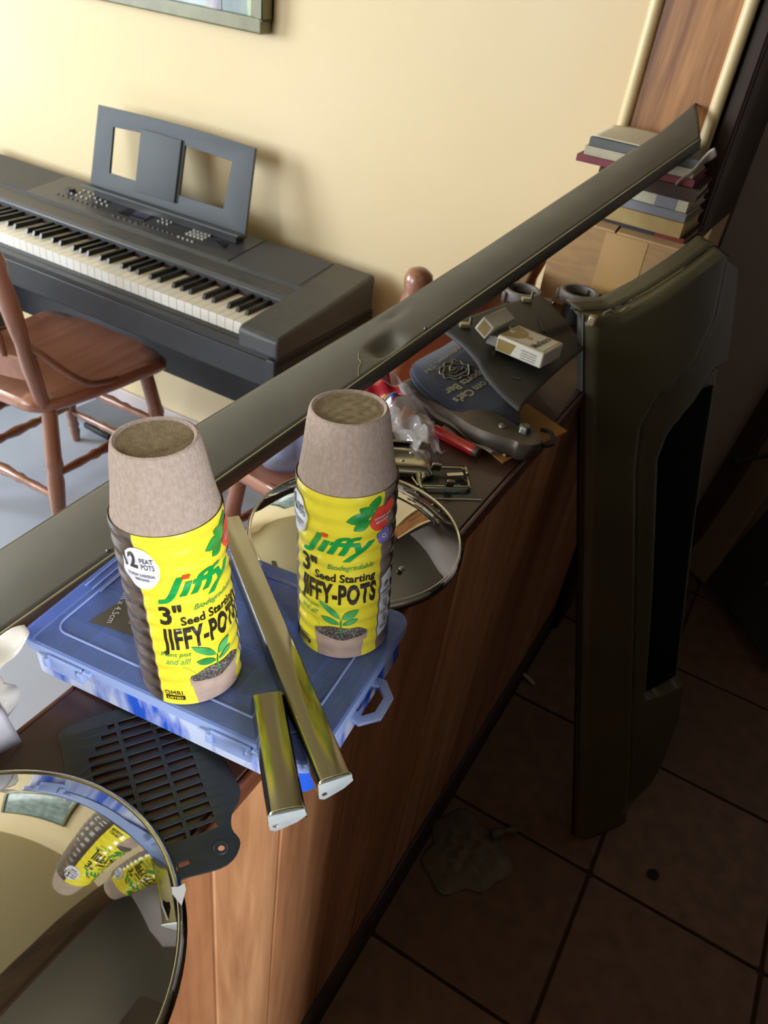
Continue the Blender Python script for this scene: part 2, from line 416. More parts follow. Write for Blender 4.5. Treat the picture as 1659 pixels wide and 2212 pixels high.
slab('trim_beam', -0.40, -0.19, -2.2, 1.56, 2.12, 2.45, M_beam)
slab('wall_back', -4.0, -0.37, 1.67, 1.77, -0.1, 2.45, M_wall)
def wall_with_window(name, axis, pos, thick, a0, a1, openings, m):
    b = MB(); ops = sorted(openings); cur = a0
    def put(p0, p1, z0, z1):
        if axis == 'x': b.bb(pos, pos + thick, p0, p1, z0 if z0 else -0.1, z1)
        else: b.bb(p0, p1, pos, pos + thick, z0 if z0 else -0.1, z1)
    for (o0, o1, z0, z1) in ops:
        put(cur, o0, 0, 2.45); put(o0, o1, 0, z0); put(o0, o1, z1, 2.45); cur = o1
    put(cur, a1, 0, 2.45)
    return struct(b.build(name, m))
wall_with_window('wall_left', 'x', -4.12, 0.12, -2.2, 1.67, [(-1.45, 0.35, 0.8, 2.1)], M_wall)
wall_with_window('wall_front', 'y', -2.32, 0.12, -4.0, -0.29, [(-3.1, -1.5, 0.85, 2.15)], M_wall)
slab('wall_kitchen_front', -0.29, 2.2, -2.32, -2.2, -0.1, 2.45, M_dark)
wall_with_window('wall_right', 'x', 2.2, 0.1, -2.2, 2.25, [(-1.26, -0.78, 1.1, 2.0)], M_dark)
slab('wall_kitchen_back', -0.215, 2.2, 2.25, 2.35, -0.1, 2.45, M_wallk)
def window(n, axis, pos, a0, a1, z0, z1, bars):
    b = MB(); p = pos
    def put(p0, p1, q0, q1, d=0.05):
        if axis == 'x': b.bb(p - d / 2, p + d / 2, p0, p1, q0, q1)
        else: b.bb(p0, p1, p - d / 2, p + d / 2, q0, q1)
    put(a0, a1, z0, z0 + 0.05); put(a0, a1, z1 - 0.05, z1); put(a0, a0 + 0.05, z0 + 0.05, z1 - 0.05); put(a1 - 0.05, a1, z0 + 0.05, z1 - 0.05)
    put(a0 + 0.05, a1 - 0.05, (z0 + z1) / 2 - 0.02, (z0 + z1) / 2 + 0.02, 0.035)
    for k in range(1, bars):
        c = a0 + (a1 - a0) * k / bars; put(c - 0.015, c + 0.015, z0 + 0.05, z1 - 0.05, 0.03)
    return struct(b.build('window_%d' % n, M_window))
window(1, 'x', -3.95, -1.45, 0.35, 0.8, 2.1, 3)
window(2, 'y', -2.15, -3.1, -1.5, 0.85, 2.15, 2)
window(3, 'x', 2.15, -1.26, -0.78, 1.1, 2.0, 1)
b = MB().bb(-4.0, -0.45, 1.655, 1.67, 0, 0.075); b.bb(-4.0, -0.45, 1.650, 1.662, 0.0, 0.02)
struct(b.build('baseboard_back', mat('baseboard_paint', 'CFC6C6', 0.45), bevel=0.003))

# wing wall at the end of the counter: wood panel between two rounded cream trims
slab('wall_wing', -0.383, -0.222, 1.565, 2.25, -0.1, 2.45, M_postw)
slab('wall_wing_side', -0.222, -0.206, 1.60, 2.25, -0.1, 2.45, M_dark)
for n, x in ((1, -0.3785), (2, -0.2305)):
    b = MB(); b.lathe([(0.0001, 0.0), (0.0115, 0.0), (0.0115, 2.45), (0.0001, 2.45)], 20, Matrix.Translation((x, 1.563, 0)))
    struct(b.build('trim_%d' % n, M_trim, smooth=40))
b = MB().bb(-0.218, -0.19, 1.575, 1.60, 0, 2.45); b.bb(-0.206, -0.188, 1.60, 1.70, 0, 2.45)
struct(b.build('trim_3', M_dark, bevel=0.004))

# the half wall that carries the counter
wc = struct(MB().bb(-0.365, -0.224, -2.2, 1.565, 0, TOPZ - 0.024).build('wall_counter', M_groove))
gy = [-0.62, -0.5, -0.36, -0.25, -0.12, 0.0, 0.09, 0.235, 0.328, 0.458, 0.56, 0.685, 0.765, 0.90, 1.02, 1.12, 1.26, 1.365, 1.565]
pm = [M_panel, M_panel2, M_panel3]
for i in range(len(gy) - 1):
    MB().bb(-0.224, -0.212, gy[i] + 0.0018, gy[i + 1] - 0.0018, 0.085, TOPZ - 0.026).build('plank', pm[(i * 2 + i // 3) % 3] if i != 7 else M_panel2, wc, bevel=0.0014, seg=1)
MB().bb(-0.224, -0.206, -0.62, 1.565, 0, 0.083).build('base_moulding', M_dark, wc, bevel=0.003)
MB().bb(-0.372, -0.365, -0.62, 1.565, 0, TOPZ - 0.026).build('side_panel', M_panel3, wc)
MB().bb(-0.3695, -0.2125, -0.62, 1.565, TOPZ - 0.024, TOPZ).build('counter_board', M_top, wc, bevel=0.001, seg=1)
MB().bb(-0.2122, -0.2065, -0.62, 1.565, TOPZ - 0.0245, TOPZ - 0.001).build('edge_moulding', M_edge, wc, bevel=0.002)
MB().bb(-0.3755, -0.3698, -0.62, 1.565, TOPZ - 0.0245, TOPZ - 0.001).build('edge_moulding', M_edge, wc, bevel=0.002)

# ------------------------------------------------------------------ picture on the wall
t = thing('framed_picture', 'sage green framed picture with a blue grey print hanging above the piano', 'picture', (-1.72, 1.655, 1.206))
b = MB()
for (x0, x1, z0, z1) in ((-2.20, -1.249, 1.206, 1.236), (-2.20, -1.249, 1.84, 1.87), (-2.20, -2.17, 1.236, 1.84), (-1.279, -1.249, 1.236, 1.84)):
    b.bb(x0, x1, 1.628, 1.668, z0, z1)
b.build('frame', M_frame, t, True, bevel=0.004)
MB().bb(-2.17, -1.279, 1.646, 1.664, 1.236, 1.84).build('print', M_paint, t, True)
MB().prism([(-1.42, 1.236), (-1.375, 1.236), (-1.385, 1.36), (-1.43, 1.36)], 0, 0.0012).xf(Matrix(((1, 0, 0, 0), (0, 0, -1, 1.646), (0, 1, 0, 0), (0, 0, 0, 1)))).build('painted_figure', M_paint2, t, True)
MB().prism([(-1.30, 1.236), (-1.279, 1.236), (-1.279, 1.5), (-1.31, 1.40)], 0, 0.0012).xf(Matrix(((1, 0, 0, 0), (0, 0, -1, 1.646), (0, 1, 0, 0), (0, 0, 0, 1)))).build('painted_tree', mat('print_pale_green', 'A9BE9C', 0.4), t, True)

# ------------------------------------------------------------------ digital piano
PX1 = -0.985; OCT = 0.1645; KW = OCT / 7; PX0 = PX1 - 52 * KW
t = piano = thing('digital_piano', 'black digital piano with white keys and music rest against the cream wall', 'piano', (-1.6, 1.42, 0))
prof = [(1.395, 0.690), (1.395, 0.722), (1.402, 0.730), (1.445, 0.737), (1.452, 0.744), (1.60, 0.762), (1.612, 0.756), (1.612, 0.665), (1.395, 0.665)]
def yz_prism(pts, x0, x1):
    m_ = MB().prism(pts, 0, x1 - x0); return m_.xf(Matrix(((0, 0, 1, x0), (1, 0, 0, 0), (0, 1, 0, 0), (0, 0, 0, 1))))
yz_prism(prof, PX0 - 0.004, PX1 + 0.004).build('upper_case', M_pbody, t, True, bevel=0.002)
for x0, x1, sgn in ((PX1, -0.878, 1), (PX0 - 0.107, PX0, -1)):
    pts = [(1.222, 0.672), (1.222, 0.712), (1.232, 0.721), (1.43, 0.742), (1.60, 0.764), (1.615, 0.758), (1.615, 0.672)]
    yz_prism(pts, x0, x1).build('end_block', M_pbody, t, True, bevel=0.007, seg=3)
MB().bb(PX0 - 0.106, -0.879, 1.225, 1.612, 0.655, 0.675).build('key_bed', M_black, t, True)
MB().bb(PX0, PX1, 1.248, 1.265, 0.664, 0.676).build('key_slip', M_black, t, True)
MB().bb(PX0, PX1, 1.392, 1.3945, 0.69, 0.706).build('felt_strip', M_redfelt, t, True)
# speaker cloth panels and control panel let into the slope of the case
def slope_z(y): return 0.744 + (y - 1.452) / (1.60 - 1.452) * 0.018
def slope_plate(name, x0, x1, y0, y1, m, h=0.0012, parent=None):
    p = [(x0, y0, slope_z(y0)), (x1, y0, slope_z(y0)), (x1, y1, slope_z(y1)), (x0, y1, slope_z(y1))]
    return MB().hexa([Vector(q) for q in p] + [Vector(q) + Vector((0, 0, h)) for q in p]).build(name, m, parent or t, True)
slope_plate('speaker_cloth', -1.197, -0.99, 1.455, 1.597, M_pgrille)
slope_plate('speaker_cloth', PX0 + 0.004, -1.905, 1.455, 1.597, M_pgrille)
cp = slope_plate('control_panel', -1.902, -1.200, 1.452, 1.597, M_ppanel, 0.0022)
dsp = slope_plate('display', -1.606, -1.512, 1.492, 1.56, mat('display_well', '0C0C10', 0.4), 0.0026)
MB().hexa([Vector((x, y, slope_z(y) + dz)) for dz in (0.0026, 0.0032) for x, y in ((-1.565, 1.498), (-1.516, 1.498), (-1.53, 1.553), (-1.585, 1.553))]).build('screen', M_lcd, dsp)
dsp.children[0].parent = dsp
for v in dsp.children[0].data.vertices: v.co -= Vector((-1.6, 1.42, 0))
def buttons(name, pts, s, m, h=0.004):
    b = MB()
    for x, y in pts: b.box((x, y, slope_z(y) + 0.002 + h / 2), (s[0], s[1], h), (0.12, 0, 0))
    stuff(b.build(name, m, t, True))
buttons('button_cluster', [(-1.80 + 0.019 * i + 0.004 * j, 1.545 - 0.017 * j) for j in range(3) for i in range(8) if (i + j * 3) % 5], (0.006, 0.005), M_btn)
buttons('button_cluster', [(-1.82 + 0.018 * i, 1.487) for i in range(9)], (0.008, 0.004), M_btnd)
buttons('button_cluster', [(-1.60 + 0.02 * i, 1.474) for i in range(5)], (0.01, 0.004), M_btnd)
buttons('button_cluster', [(-1.485 + 0.015 * i, 1.535 - 0.016 * j) for j in range(2) for i in range(3)], (0.006, 0.005), M_btn)
buttons('button_cluster', [(-1.50 + 0.016 * i, 1.482) for i in range(7)], (0.007, 0.004), M_btnd)
buttons('button_cluster', [(-1.375 + 0.0125 * i, 1.545 - 0.0135 * j) for j in range(4) for i in range(5)], (0.0075, 0.006), M_btn)
buttons('button_cluster', [(-1.38 + 0.015 * i, 1.478) for i in range(4)], (0.006, 0.004), M_btn)
MB().prism([(-1.30, 1.515), (-1.25, 1.495), (-1.262, 1.545)], slope_z(1.51) + 0.002, slope_z(1.51) + 0.0042).build('jog_wheel', mat('well_black', '08080A', 0.4), t, True)
MB().lathe([(0.0001, 0.012), (0.012, 0.012), (0.014, 0.0), (0.0001, 0)], 20, Matrix.Translation((-1.805, 1.52, slope_z(1.52)))).build('volume_knob', M_black, t, True, smooth=40)
# keys
wme = MB().bb(0.0008, KW - 0.0008, 1.266, 1.40, 0.676, 0.703).xf(Matrix.Translation((1.6, -1.42, 0))).mesh('white_key', M_white)
kb = MB(); kb.hexa([Vector(p) for p in ((0, 1.306, .70), (.0112, 1.306, .70), (.0112, 1.398, .70), (0, 1.398, .70), (.0012, 1.313, .7145), (.01, 1.313, .7145), (.01, 1.398, .7145), (.0012, 1.398, .7145))])
bme = kb.xf(Matrix.Translation((1.6, -1.42, 0))).mesh('black_key', M_keyb)
for k in range(52):
    o = obj('white_key', wme, t); o.location = (PX1 - (k + 1) * KW, 0, 0)
boff = {0: 0.0141, 1: 0.0141 + 0.0278, 3: 0.0862, 4: 0.1120, 5: 0.1378}
for octv in range(0, 8):
    c0 = PX1 - KW - OCT * (octv + 1)
    for q in boff.values():
        if c0 + q > PX0: o = obj('black_key', bme, t, bevel=0.001, seg=1); o.location = (c0 + q, 0, 0)
# music rest
a = radians(14)
def rest(u, v, d):    # u: world x, v: up the rest, d: out of its face
    return Vector((u, 1.545 + v * sin(a) - d * cos(a), 0.775 + v * cos(a) + d * sin(a)))
def rest_part(name, outl, holes, d0, th, m, bev=0.001):
    b = plate(outl, holes, th, bev)
    b.v = [tuple(rest(x, y, d0 + z)) for x, y, z in b.v]
    return b.build(name, m, t, True, smooth=40)
ol = [(-1.752, 0.0)] + [(-1.745 + 0.513 * i / 12, 0.206 + 0.005 * sin(pi * i / 12)) for i in range(13)] + [(-1.222, 0.0)]
rest_part('music_rest', ol, [[(-1.688, 0.05), (-1.688, 0.165), (-1.59, 0.17), (-1.59, 0.05)], [(-1.445, 0.05), (-1.445, 0.17), (-1.292, 0.165), (-1.298, 0.05)]], 0.0, 0.008, M_rest)
rest_part('rest_panel', [(-1.585, 0.03), (-1.585, 0.178), (-1.452, 0.178), (-1.452, 0.03)], [], 0.007, 0.008, M_rest)
b = MB()
b.hexa([rest(-1.755, 0.0, -0.004), rest(-1.219, 0.0, -0.004), rest(-1.219, 0.0, 0.034), rest(-1.755, 0.0, 0.034), rest(-1.755, 0.010, -0.004), rest(-1.219, 0.010, -0.004), rest(-1.219, 0.006, 0.034), rest(-1.755, 0.006, 0.034)])
b.build('rest_ledge', M_rest, t, True, bevel=0.002)
MB().bb(-1.735, -1.24, 1.535, 1.565, 0.755, 0.777).build('rest_foot', M_black, t, True, bevel=0.003)
# stand
for x0, x1 in ((-0.904, -0.879), (PX0 - 0.106, PX0 - 0.081)):
    pts = [(1.215, 0.672), (1.215, 0.598), (1.26, 0.598), (1.262, 0.625), (1.36, 0.625), (1.37, 0.0), (1.40, 0.0), (1.50, 0.03), (1.56, 0.0), (1.60, 0.0), (1.60, 0.635), (1.625, 0.64), (1.625, 0.672)]
    yz_prism(pts, x0, x1).build('stand_side', M_pstand, t, True, bevel=0.004)
MB().bb(PX0 - 0.081, -0.904, 1.222, 1.238, 0.598, 0.664).build('front_rail', M_pstand, t, True, bevel=0.003)
MB().bb(PX0 - 0.081, -0.904, 1.24, 1.60, 0.60, 0.618).build('stand_shelf', M_pstand, t, True)
MB().bb(PX0 - 0.081, -0.904, 1.565, 1.585, 0.285, 0.60).build('modesty_board', M_pstand, t, True)

# ------------------------------------------------------------------ wooden chairs
def turned(b, p0, p1, prof, n=10):
    p0 = Vector(p0); p1 = Vector(p1); L = (p1 - p0).length
    q = (p1 - p0).to_track_quat('Z', 'Y').to_matrix().to_4x4()
    b.lathe([(0.0001, 0)] + [(r, s * L) for s, r in prof] + [(0.0001, L)], n, Matrix.Translation(p0) @ q)
LEGP = [(0, .011), (.04, .013), (.10, .016), (.13, .012), (.16, .017), (.2, .013), (.24, .018), (.30, .015), (.36, .019), (.55, .022), (.62, .018), (.65, .023), (.7, .02), (1, .019)]
STRP = [(0, .008), (.2, .012), (.3, .010), (.35, .014), (.4, .011), (.5, .016), (.6, .011), (.65, .014), (.7, .010), (.8, .012), (1, .008)]
POSTP = [(0, .017), (.1, .018), (.2, .020), (.3, .017), (.36, .020), (.46, .022), (.56, .018), (.62, .022), (.66, .017), (.72, .021), (.76, .018), (.80, .022), (.84, .017), (.9, .0205), (.93, .017), (.945, .021), (.965, .0235), (.985, .020), (.995, .012), (1, .004)]
def chair(label, loc, rz, group):
    t = thing('wooden_chair', label, 'chair', loc, (0, 0, rz), group)
    ol = smooth_poly([(-0.21, 0.20), (0, 0.222), (0.21, 0.20), (0.222, 0.10), (0.205, -0.08), (0.17, -0.185), (0.08, -0.205), (-0.08, -0.205), (-0.17, -0.185), (-0.205, -0.08), (-0.222, 0.10)], 4)
    n = len(ol); vs = []; rings = ((0.96, 0.418), (1.0, 0.428), (1.0, 0.442), (0.96, 0.452), (0.8, 0.450), (0.5, 0.443), (0.2, 0.441))
    for k, z in rings: vs += [(x * k, y * k, z) for x, y in ol]
    fs = [(r * n + i, r * n + (i + 1) % n, (r + 1) * n + (i + 1) % n, (r + 1) * n + i) for r in range(len(rings) - 1) for i in range(n)]
    fs += [tuple(range(n - 1, -1, -1)), tuple(range((len(rings) - 1) * n, len(rings) * n))]
    MB().add(vs, fs).build('seat', M_chair, t, smooth=50)
    feet = {}
    for sx in (-1, 1):
        for sy in (-1, 1):
            p1 = Vector((sx * 0.165, sy * 0.15 + (0.01 if sy > 0 else 0), 0.425)); p0 = Vector((sx * 0.215, sy * 0.20 + (0.015 if sy > 0 else -0.02), 0.0))
            feet[sx, sy] = (p0, p1); b = MB(); turned(b, p0, p1, LEGP); b.build('leg', M_chairp, t, smooth=50)
    def at(k, z):
        p0, p1 = feet[k]; return p0.lerp(p1, z / 0.425)
    for sx in (-1, 1):
        for z in (0.14, 0.25):
            b = MB(); turned(b, at((sx, -1), z), at((sx, 1), z), STRP); b.build('stretcher', M_chairp, t, smooth=50)
    for z in (0.12, 0.24):
        b = MB(); turned(b, at((-1, 1), z), at((1, 1), z), STRP); b.build('stretcher', M_chairp, t, smooth=50)
    b = MB(); turned(b, at((-1, -1), 0.19), at((1, -1), 0.19), STRP); b.build('stretcher', M_chairp, t, smooth=50)
    pt = {}
    for sx in (-1, 1):
        p0 = Vector((sx * 0.165, -0.165, 0.435)); p1 = Vector((sx * 0.195, -0.275, 1.02)); pt[sx] = (p0, p1)
        b = MB(); turned(b, p0, p1, POSTP, 14); b.build('back_post', M_chairp, t, smooth=50)
        br = spline([p0.lerp(p1, 0.30), (sx * 0.188, -0.175, 0.585), (sx * 0.205, -0.13, 0.53), (sx * 0.212, -0.07, 0.475), (sx * 0.207, -0.01, 0.452), (sx * 0.205, 0.03, 0.446)], 5)
        MB().tube(br, 0.0095, 8).build('hip_brace', M_chairp, t, smooth=60)
    def bow(s, z0f, z1f, th, name, m):
        def P(u, v, k):
            f = z0f + (z1f - z0f) * v; l = pt[-1][0].lerp(pt[-1][1], f); r = pt[1][0].lerp(pt[1][1], f)
            q = l.lerp(r, u); q.y += -0.035 * sin(pi * u) * s + k; return q
        b = MB(); nu = 14; nv = 3
        fr = [[P(i / nu, j / nv, th / 2) for j in range(nv + 1)] for i in range(nu + 1)]; bk = [[P(i / nu, j / nv, -th / 2) for j in range(nv + 1)] for i in range(nu + 1)]
        vs = [q for r_ in fr for q in r_] + [q for r_ in bk for q in r_]; o_ = (nu + 1) * (nv + 1); ix = lambda i, j: i * (nv + 1) + j; fs = []
        for i in range(nu):
            for j in range(nv):
                fs.append((ix(i, j), ix(i + 1, j), ix(i + 1, j + 1), ix(i, j + 1))); fs.append((o_ + ix(i, j), o_ + ix(i, j + 1), o_ + ix(i + 1, j + 1), o_ + ix(i + 1, j)))
            fs.append((ix(i, 0), o_ + ix(i, 0), o_ + ix(i + 1, 0), ix(i + 1, 0))); fs.append((ix(i, nv), ix(i + 1, nv), o_ + ix(i + 1, nv), o_ + ix(i, nv)))
        b.add(vs, fs).build(name, m, t, smooth=40)
    bow(1, 0.62, 0.90, 0.014, 'crest_panel', M_chair)
    bow(1, 0.12, 0.22, 0.012, 'lower_rail', M_chair)
    for k in range(1, 6):
        u = k / 6; l0 = pt[-1][0].lerp(pt[1][0], u); l0 = pt[-1][0].lerp(pt[-1][1], .22).lerp(pt[1][0].lerp(pt[1][1], .22), u); l1 = pt[-1][0].lerp(pt[-1][1], .62).lerp(pt[1][0].lerp(pt[1][1], .62), u)
        l0.y -= 0.035 * sin(pi * u); l1.y -= 0.035 * sin(pi * u)
        b = MB(); turned(b, l0, l1, STRP, 8); b.build('spindle', M_chairp, t, smooth=50)
    return t
chair('orange brown wooden chair with turned legs facing the piano keys', (-1.585, 1.205, 0), 0.0, 'wooden dining chairs')
chair('wooden chair with ball finial and bags on its seat behind the counter', (-0.735, 1.30, 0), radians(80), 'wooden dining chairs')

# things on the far chair's seat
t = thing('plastic_bag', 'clear pale blue plastic bag of bottles on the seat of the far chair', 'bag', (-0.825, 1.22, 0.452))
def lumpy(seed, rx, ry, rz, amp, n=28, m=14, ks=3):
    r = random.Random(seed); ph = [(r.uniform(1, ks * 2), r.uniform(1, ks * 2), r.uniform(0, 6), r.uniform(0, 6)) for _ in range(7)]
    vs = []
    for i in range(m + 1):
        a_ = pi * i / m
        for j in range(n):
            g = 2 * pi * j / n; k = 1 + amp * sum(sin(round(p[0]) * g + p[2]) * sin(p[1] * a_ + p[3]) for p in ph) / 2.4
            z = rz * cos(a_) * k; z = z if z > -rz * 0.62 else -rz * 0.62 + (z + rz * 0.62) * 0.06
            vs.append((rx * sin(a_) * cos(g) * k, ry * sin(a_) * sin(g) * k, z + rz * 0.62))
    fs = [(i * n + j, (i + 1) * n + j, (i + 1) * n + (j + 1) % n, i * n + (j + 1) % n) for i in range(m) for j in range(n)]
    return MB().add(vs, fs)
lumpy(3, 0.072, 0.085, 0.07, 0.12).build('bag_film', M_water, t, smooth=60)
for dx, dy in ((-0.028, -0.01), (0.03, 0.02), (0.0, 0.045)):
    bt = MB().lathe([(0.0001, 0), (0.026, 0.0), (0.029, 0.006), (0.028, 0.03), (0.0295, 0.034), (0.028, 0.06), (0.012, 0.085), (0.012, 0.095), (0.0001, 0.096)], 18, Matrix.Translation((dx, dy, 0.004)))
    bt.build('bottle', mat('bottle_blue', '9DB9E2', 0.12, alpha=0.55), t, smooth=50)
t = thing('tote_bag', 'grey cloth bag with a dark strap on the far chair', 'bag', (-0.635, 1.34, 0.452))
lumpy(9, 0.075, 0.10, 0.075, 0.1).build('bag_body', mat('grey_cloth', '9BA1A6', 0.8, c2='8C9296', scale=30), t, smooth=60)
MB().tube(spline([(-0.06, -0.10, 0.03), (-0.085, -0.06, 0.10), (-0.075, 0.0, 0.125), (-0.03, 0.05, 0.11)], 6), 0.009, 8, 0.4).build('strap', M_rubber, t, smooth=60)
t = thing('red_pouch', 'flat red pouch lying behind the bags on the far chair', 'pouch', (-0.82, 1.40, 0.452))
lumpy(12, 0.075, 0.055, 0.04, 0.1).build('pouch_body', mat('red_cloth', 'C24A4A', 0.6), t, smooth=60)
MB().tube([(-0.06, -0.03, 0.022), (0.0, -0.045, 0.03), (0.06, -0.035, 0.022)], 0.003, 6).build('zip', M_lwhite, t, smooth=60)

t = thing('floor_board', 'flat grey board with a pale edge lying on the floor under the piano', 'board', (-1.805, 1.575, 0), (0, 0, -0.06))
MB().box((0, 0.0, 0.013), (0.235, 0.15, 0.024)).build('board_top', mat('slate_blue_board', '7C8494', 0.5), t, bevel=0.003)
MB().box((0, 0.082, 0.014), (0.235, 0.014, 0.026)).build('pale_edge', M_lwhite, t, bevel=0.002)
MB().box((0.03, -0.083, 0.010), (0.12, 0.016, 0.018)).build('foot_bar', M_black, t, bevel=0.003)

# dining table, outside the frame, that carries the near end of the metal strip
t = thing('dining_table', 'wooden dining table standing left of the counter', 'table', (-1.1, -0.5, 0))
MB().prism(rrect(1.2, 1.0, 0.05, 4), 0.715, 0.745).build('table_top', M_chair, t, bevel=0.005)
for sx in (-1, 1):
    for sy in (-1, 1):
        b = MB(); turned(b, (sx * 0.5, sy * 0.4, 0), (sx * 0.5, sy * 0.4, 0.715), LEGP); b.build('leg', M_chairp, t, smooth=50)
MB().box((0, 0, 0.68), (1.0, 0.8, 0.07)).build('apron', M_chairp, t)

# ------------------------------------------------------------------ long olive metal strip
SN = Vector((-0.518, 0.292, 0.85)); SU = Vector((0.2350, 0.9280, 0.2910)).normalized()
SW = Vector((-0.098, 0.027, -0.008)); SW = (SW - SU * SW.dot(SU)).normalized(); SK = SU.cross(SW).normalized()
if SK.z < 0: SK = -SK
t = thing('metal_strip', 'long olive grey metal trim strip slanting from lower left up onto the books', 'metal strip', SN - SU * 0.32)
st = [(-0.32, 0.112), (0.05, 0.108), (0.31, 0.101), (0.62, 0.080), (0.77, 0.075), (1.05, 0.073), (1.19, 0.072), (1.255, 0.069)]
def wid(s):
    for (a_, wa), (b_, wb) in zip(st, st[1:]):
        if s <= b_: return wa + (wb - wa) * (s - a_) / (b_ - a_)
    return st[-1][1]
def strip_pt(s, v, nrm=0.0):
    crown = 0.006 * sin(pi * min(max(v, 0), 1))
    dent = -0.013 * math.exp(-(((s - 0.545) / 0.022) ** 4 + ((v * wid(s) - 0.022) / 0.013) ** 4)) - 0.004 * math.exp(-(((s - 0.60) / 0.02) ** 2 + ((v * wid(s) - 0.060) / 0.008) ** 2))
    return SN + SU * s + SW * (v * wid(s)) + SK * (crown + dent + nrm)
NS = 220
def face(u, v):
    s = -0.32 + (1.255 + 0.32) * u
    if u > 0.93:                                   # the end is cut on a slant and turned up
        s += (u - 0.93) / 0.07 * 0.105 * v
    return strip_pt(s, v, max(0, s - 1.24) * 0.10)
MB().grid(NS, 14, face).build('strip_face', M_strip, t, True, smooth=60, solid=0.0014)
def flange(u, v):
    s = -0.32 + 1.575 * u; return strip_pt(s, 0) + SW * (-0.0015) - SK * 0.017 * v
MB().grid(60, 2, flange).build('strip_flange', M_strip, t, True, smooth=60, solid=0.0014)
MB().tube([strip_pt(-0.32 + 1.575 * i / 40, 0) - SW * 0.0004 for i in range(41)], 0.0016, 6).build('bright_edge', M_stripe, t, True, smooth=60)
MB().tube([strip_pt(-0.32 + 1.5 * i / 40, 1) for i in range(41)], 0.0013, 6).build('back_edge', M_stripe, t, True, smooth=60)
MB().tube(spline([strip_pt(a_, b_ / wid(a_), 0.0008) for a_, b_ in ((0.512, 0.036), (0.502, 0.026), (0.500, 0.020), (0.490, 0.014), (0.480, 0.004))], 3), 0.0006, 5).build('scratch', M_stripe, t, True)
for s_, v_ in ((0.125, 0.06), (0.60, 0.06)):
    MB().ball(strip_pt(s_, v_, 0.001), 0.0022, 8, 5).build('rivet', M_bolt, t, True, smooth=60)

# ------------------------------------------------------------------ blue organiser box, tilted on the hubcap behind it
def frame_z(zx, yaw):
    zx = Vector(zx).normalized(); x = Vector((cos(yaw), sin(yaw), 0)); x = (x - zx * x.dot(zx)).normalized()
    return Matrix((x, zx.cross(x), zx)).transposed()
RB = frame_z((-0.055, -0.012, 1), radians(5)); CB = Vector((-0.294, 0.346, 0.9575)); NB = RB @ Vector((0, 0, 1))
BW, BD, BH = 0.264, 0.170, 0.040
t = box = thing('organiser_box', 'translucent blue plastic compartment box under the two pot stacks', 'storage box', CB - NB * BH, RB)
Z = BH
lid = MB().prism(rrect(BW, BD, 0.012, 5), Z - 0.0022, Z).build('lid', M_blue, t, bevel=0.0008, seg=1)
o_, i_ = rrect(BW + 0.001, BD + 0.001, 0.0125, 5), rrect(BW - 0.004, BD - 0.004, 0.011, 5)
def wall_ring(outer, inner, z0, z1):
    n = len(outer); vs = [(x, y, z0) for x, y in outer] + [(x, y, z1) for x, y in outer] + [(x, y, z0) for x, y in inner] + [(x, y, z1) for x, y in inner]
    fs = []
    for i in range(n):
        j = (i + 1) % n
        fs += [(i, j, n + j, n + i), (2 * n + j, 2 * n + i, 3 * n + i, 3 * n + j), (n + i, n + j, 3 * n + j, 3 * n + i), (j, i, 2 * n + i, 2 * n + j)]
    return MB().add(vs, fs)
wall_ring(o_, i_, Z - 0.012, Z - 0.0022).build('lid_rim', M_blueh, lid, smooth=40)
for x in (-0.126, -0.118, -0.110):
    MB().box((x, 0.020, Z + 0.0004), (0.0012, 0.075, 0.0012)).build('lid_ridge', M_blueh, lid)
b = MB(); rr = rrect(BW - 0.04, BD - 0.034, 0.012, 5); b.tube([(x, y, Z + 0.0002) for x, y in rr], 0.0009, 5, closed=True)
b.build('lid_moulding', M_blueh, lid, smooth=60)
tray = wall_ring(rrect(BW - 0.006, BD - 0.006, 0.012, 5), rrect(BW - 0.010, BD - 0.010, 0.010, 5), 0, Z - 0.0122).build('tray', M_bluet, t, smooth=40)
MB().prism(rrect(BW - 0.0105, BD - 0.0105, 0.010, 5), 0.0002, 0.002).build('tray_floor', mat('tray_floor_blue', '4A66A8', 0.4, c2='7C96D0', scale=12), tray)
for k in range(1, 6):
    x = -BW / 2 + BW * k / 6; MB().box((x, 0, 0.0145), (0.0012, BD - 0.014, 0.025)).build('divider', M_clearp, tray)
for k in range(1, 4):
    y = -BD / 2 + BD * k / 4; MB().box((0, y, 0.0135), (BW - 0.014, 0.0012, 0.023)).build('divider', M_clearp, tray)
for x in (0.096, 0.102, 0.108, 0.114, 0.120):
    MB().box((x, 0.0, 0.0135), (0.0008, 0.075, 0.023)).build('divider', M_clearp, tray)
for x in (-0.084, 0.068):
    la = MB().prism(rrect(0.034, 0.0025, 0.001, 2, x, -BD / 2 - 0.0022), Z - 0.022, Z - 0.006).build('latch', M_blueh, t, bevel=0.0006, seg=1)
    for dx in (-0.017, 0.017):
        MB().box((x + dx, -BD / 2 - 0.0035, Z - 0.012), (0.005, 0.006, 0.009)).build('latch_clip', M_blueh, la, bevel=0.001)
    MB().box((x + 0.022, -BD / 2 - 0.002, Z - 0.008), (0.007, 0.004, 0.004)).build('hinge_knuckle', M_blueh, la, bevel=0.001)
hd = plate([(0, -0.022), (0.014, -0.024), (0.026, -0.010), (0.026, 0.012), (0.014, 0.024), (0, 0.022)], [[(0.005, -0.015), (0.013, -0.017), (0.020, -0.008), (0.020, 0.009), (0.012, 0.017), (0.005, 0.015)]], 0.004, 0.0006)
hd.xf(Matrix.Translation((BW / 2 - 0.009, 0.004, 0.018)) @ Matrix.Rotation(radians(8), 4, 'Y')).build('carry_handle', M_blueh, t, smooth=40)
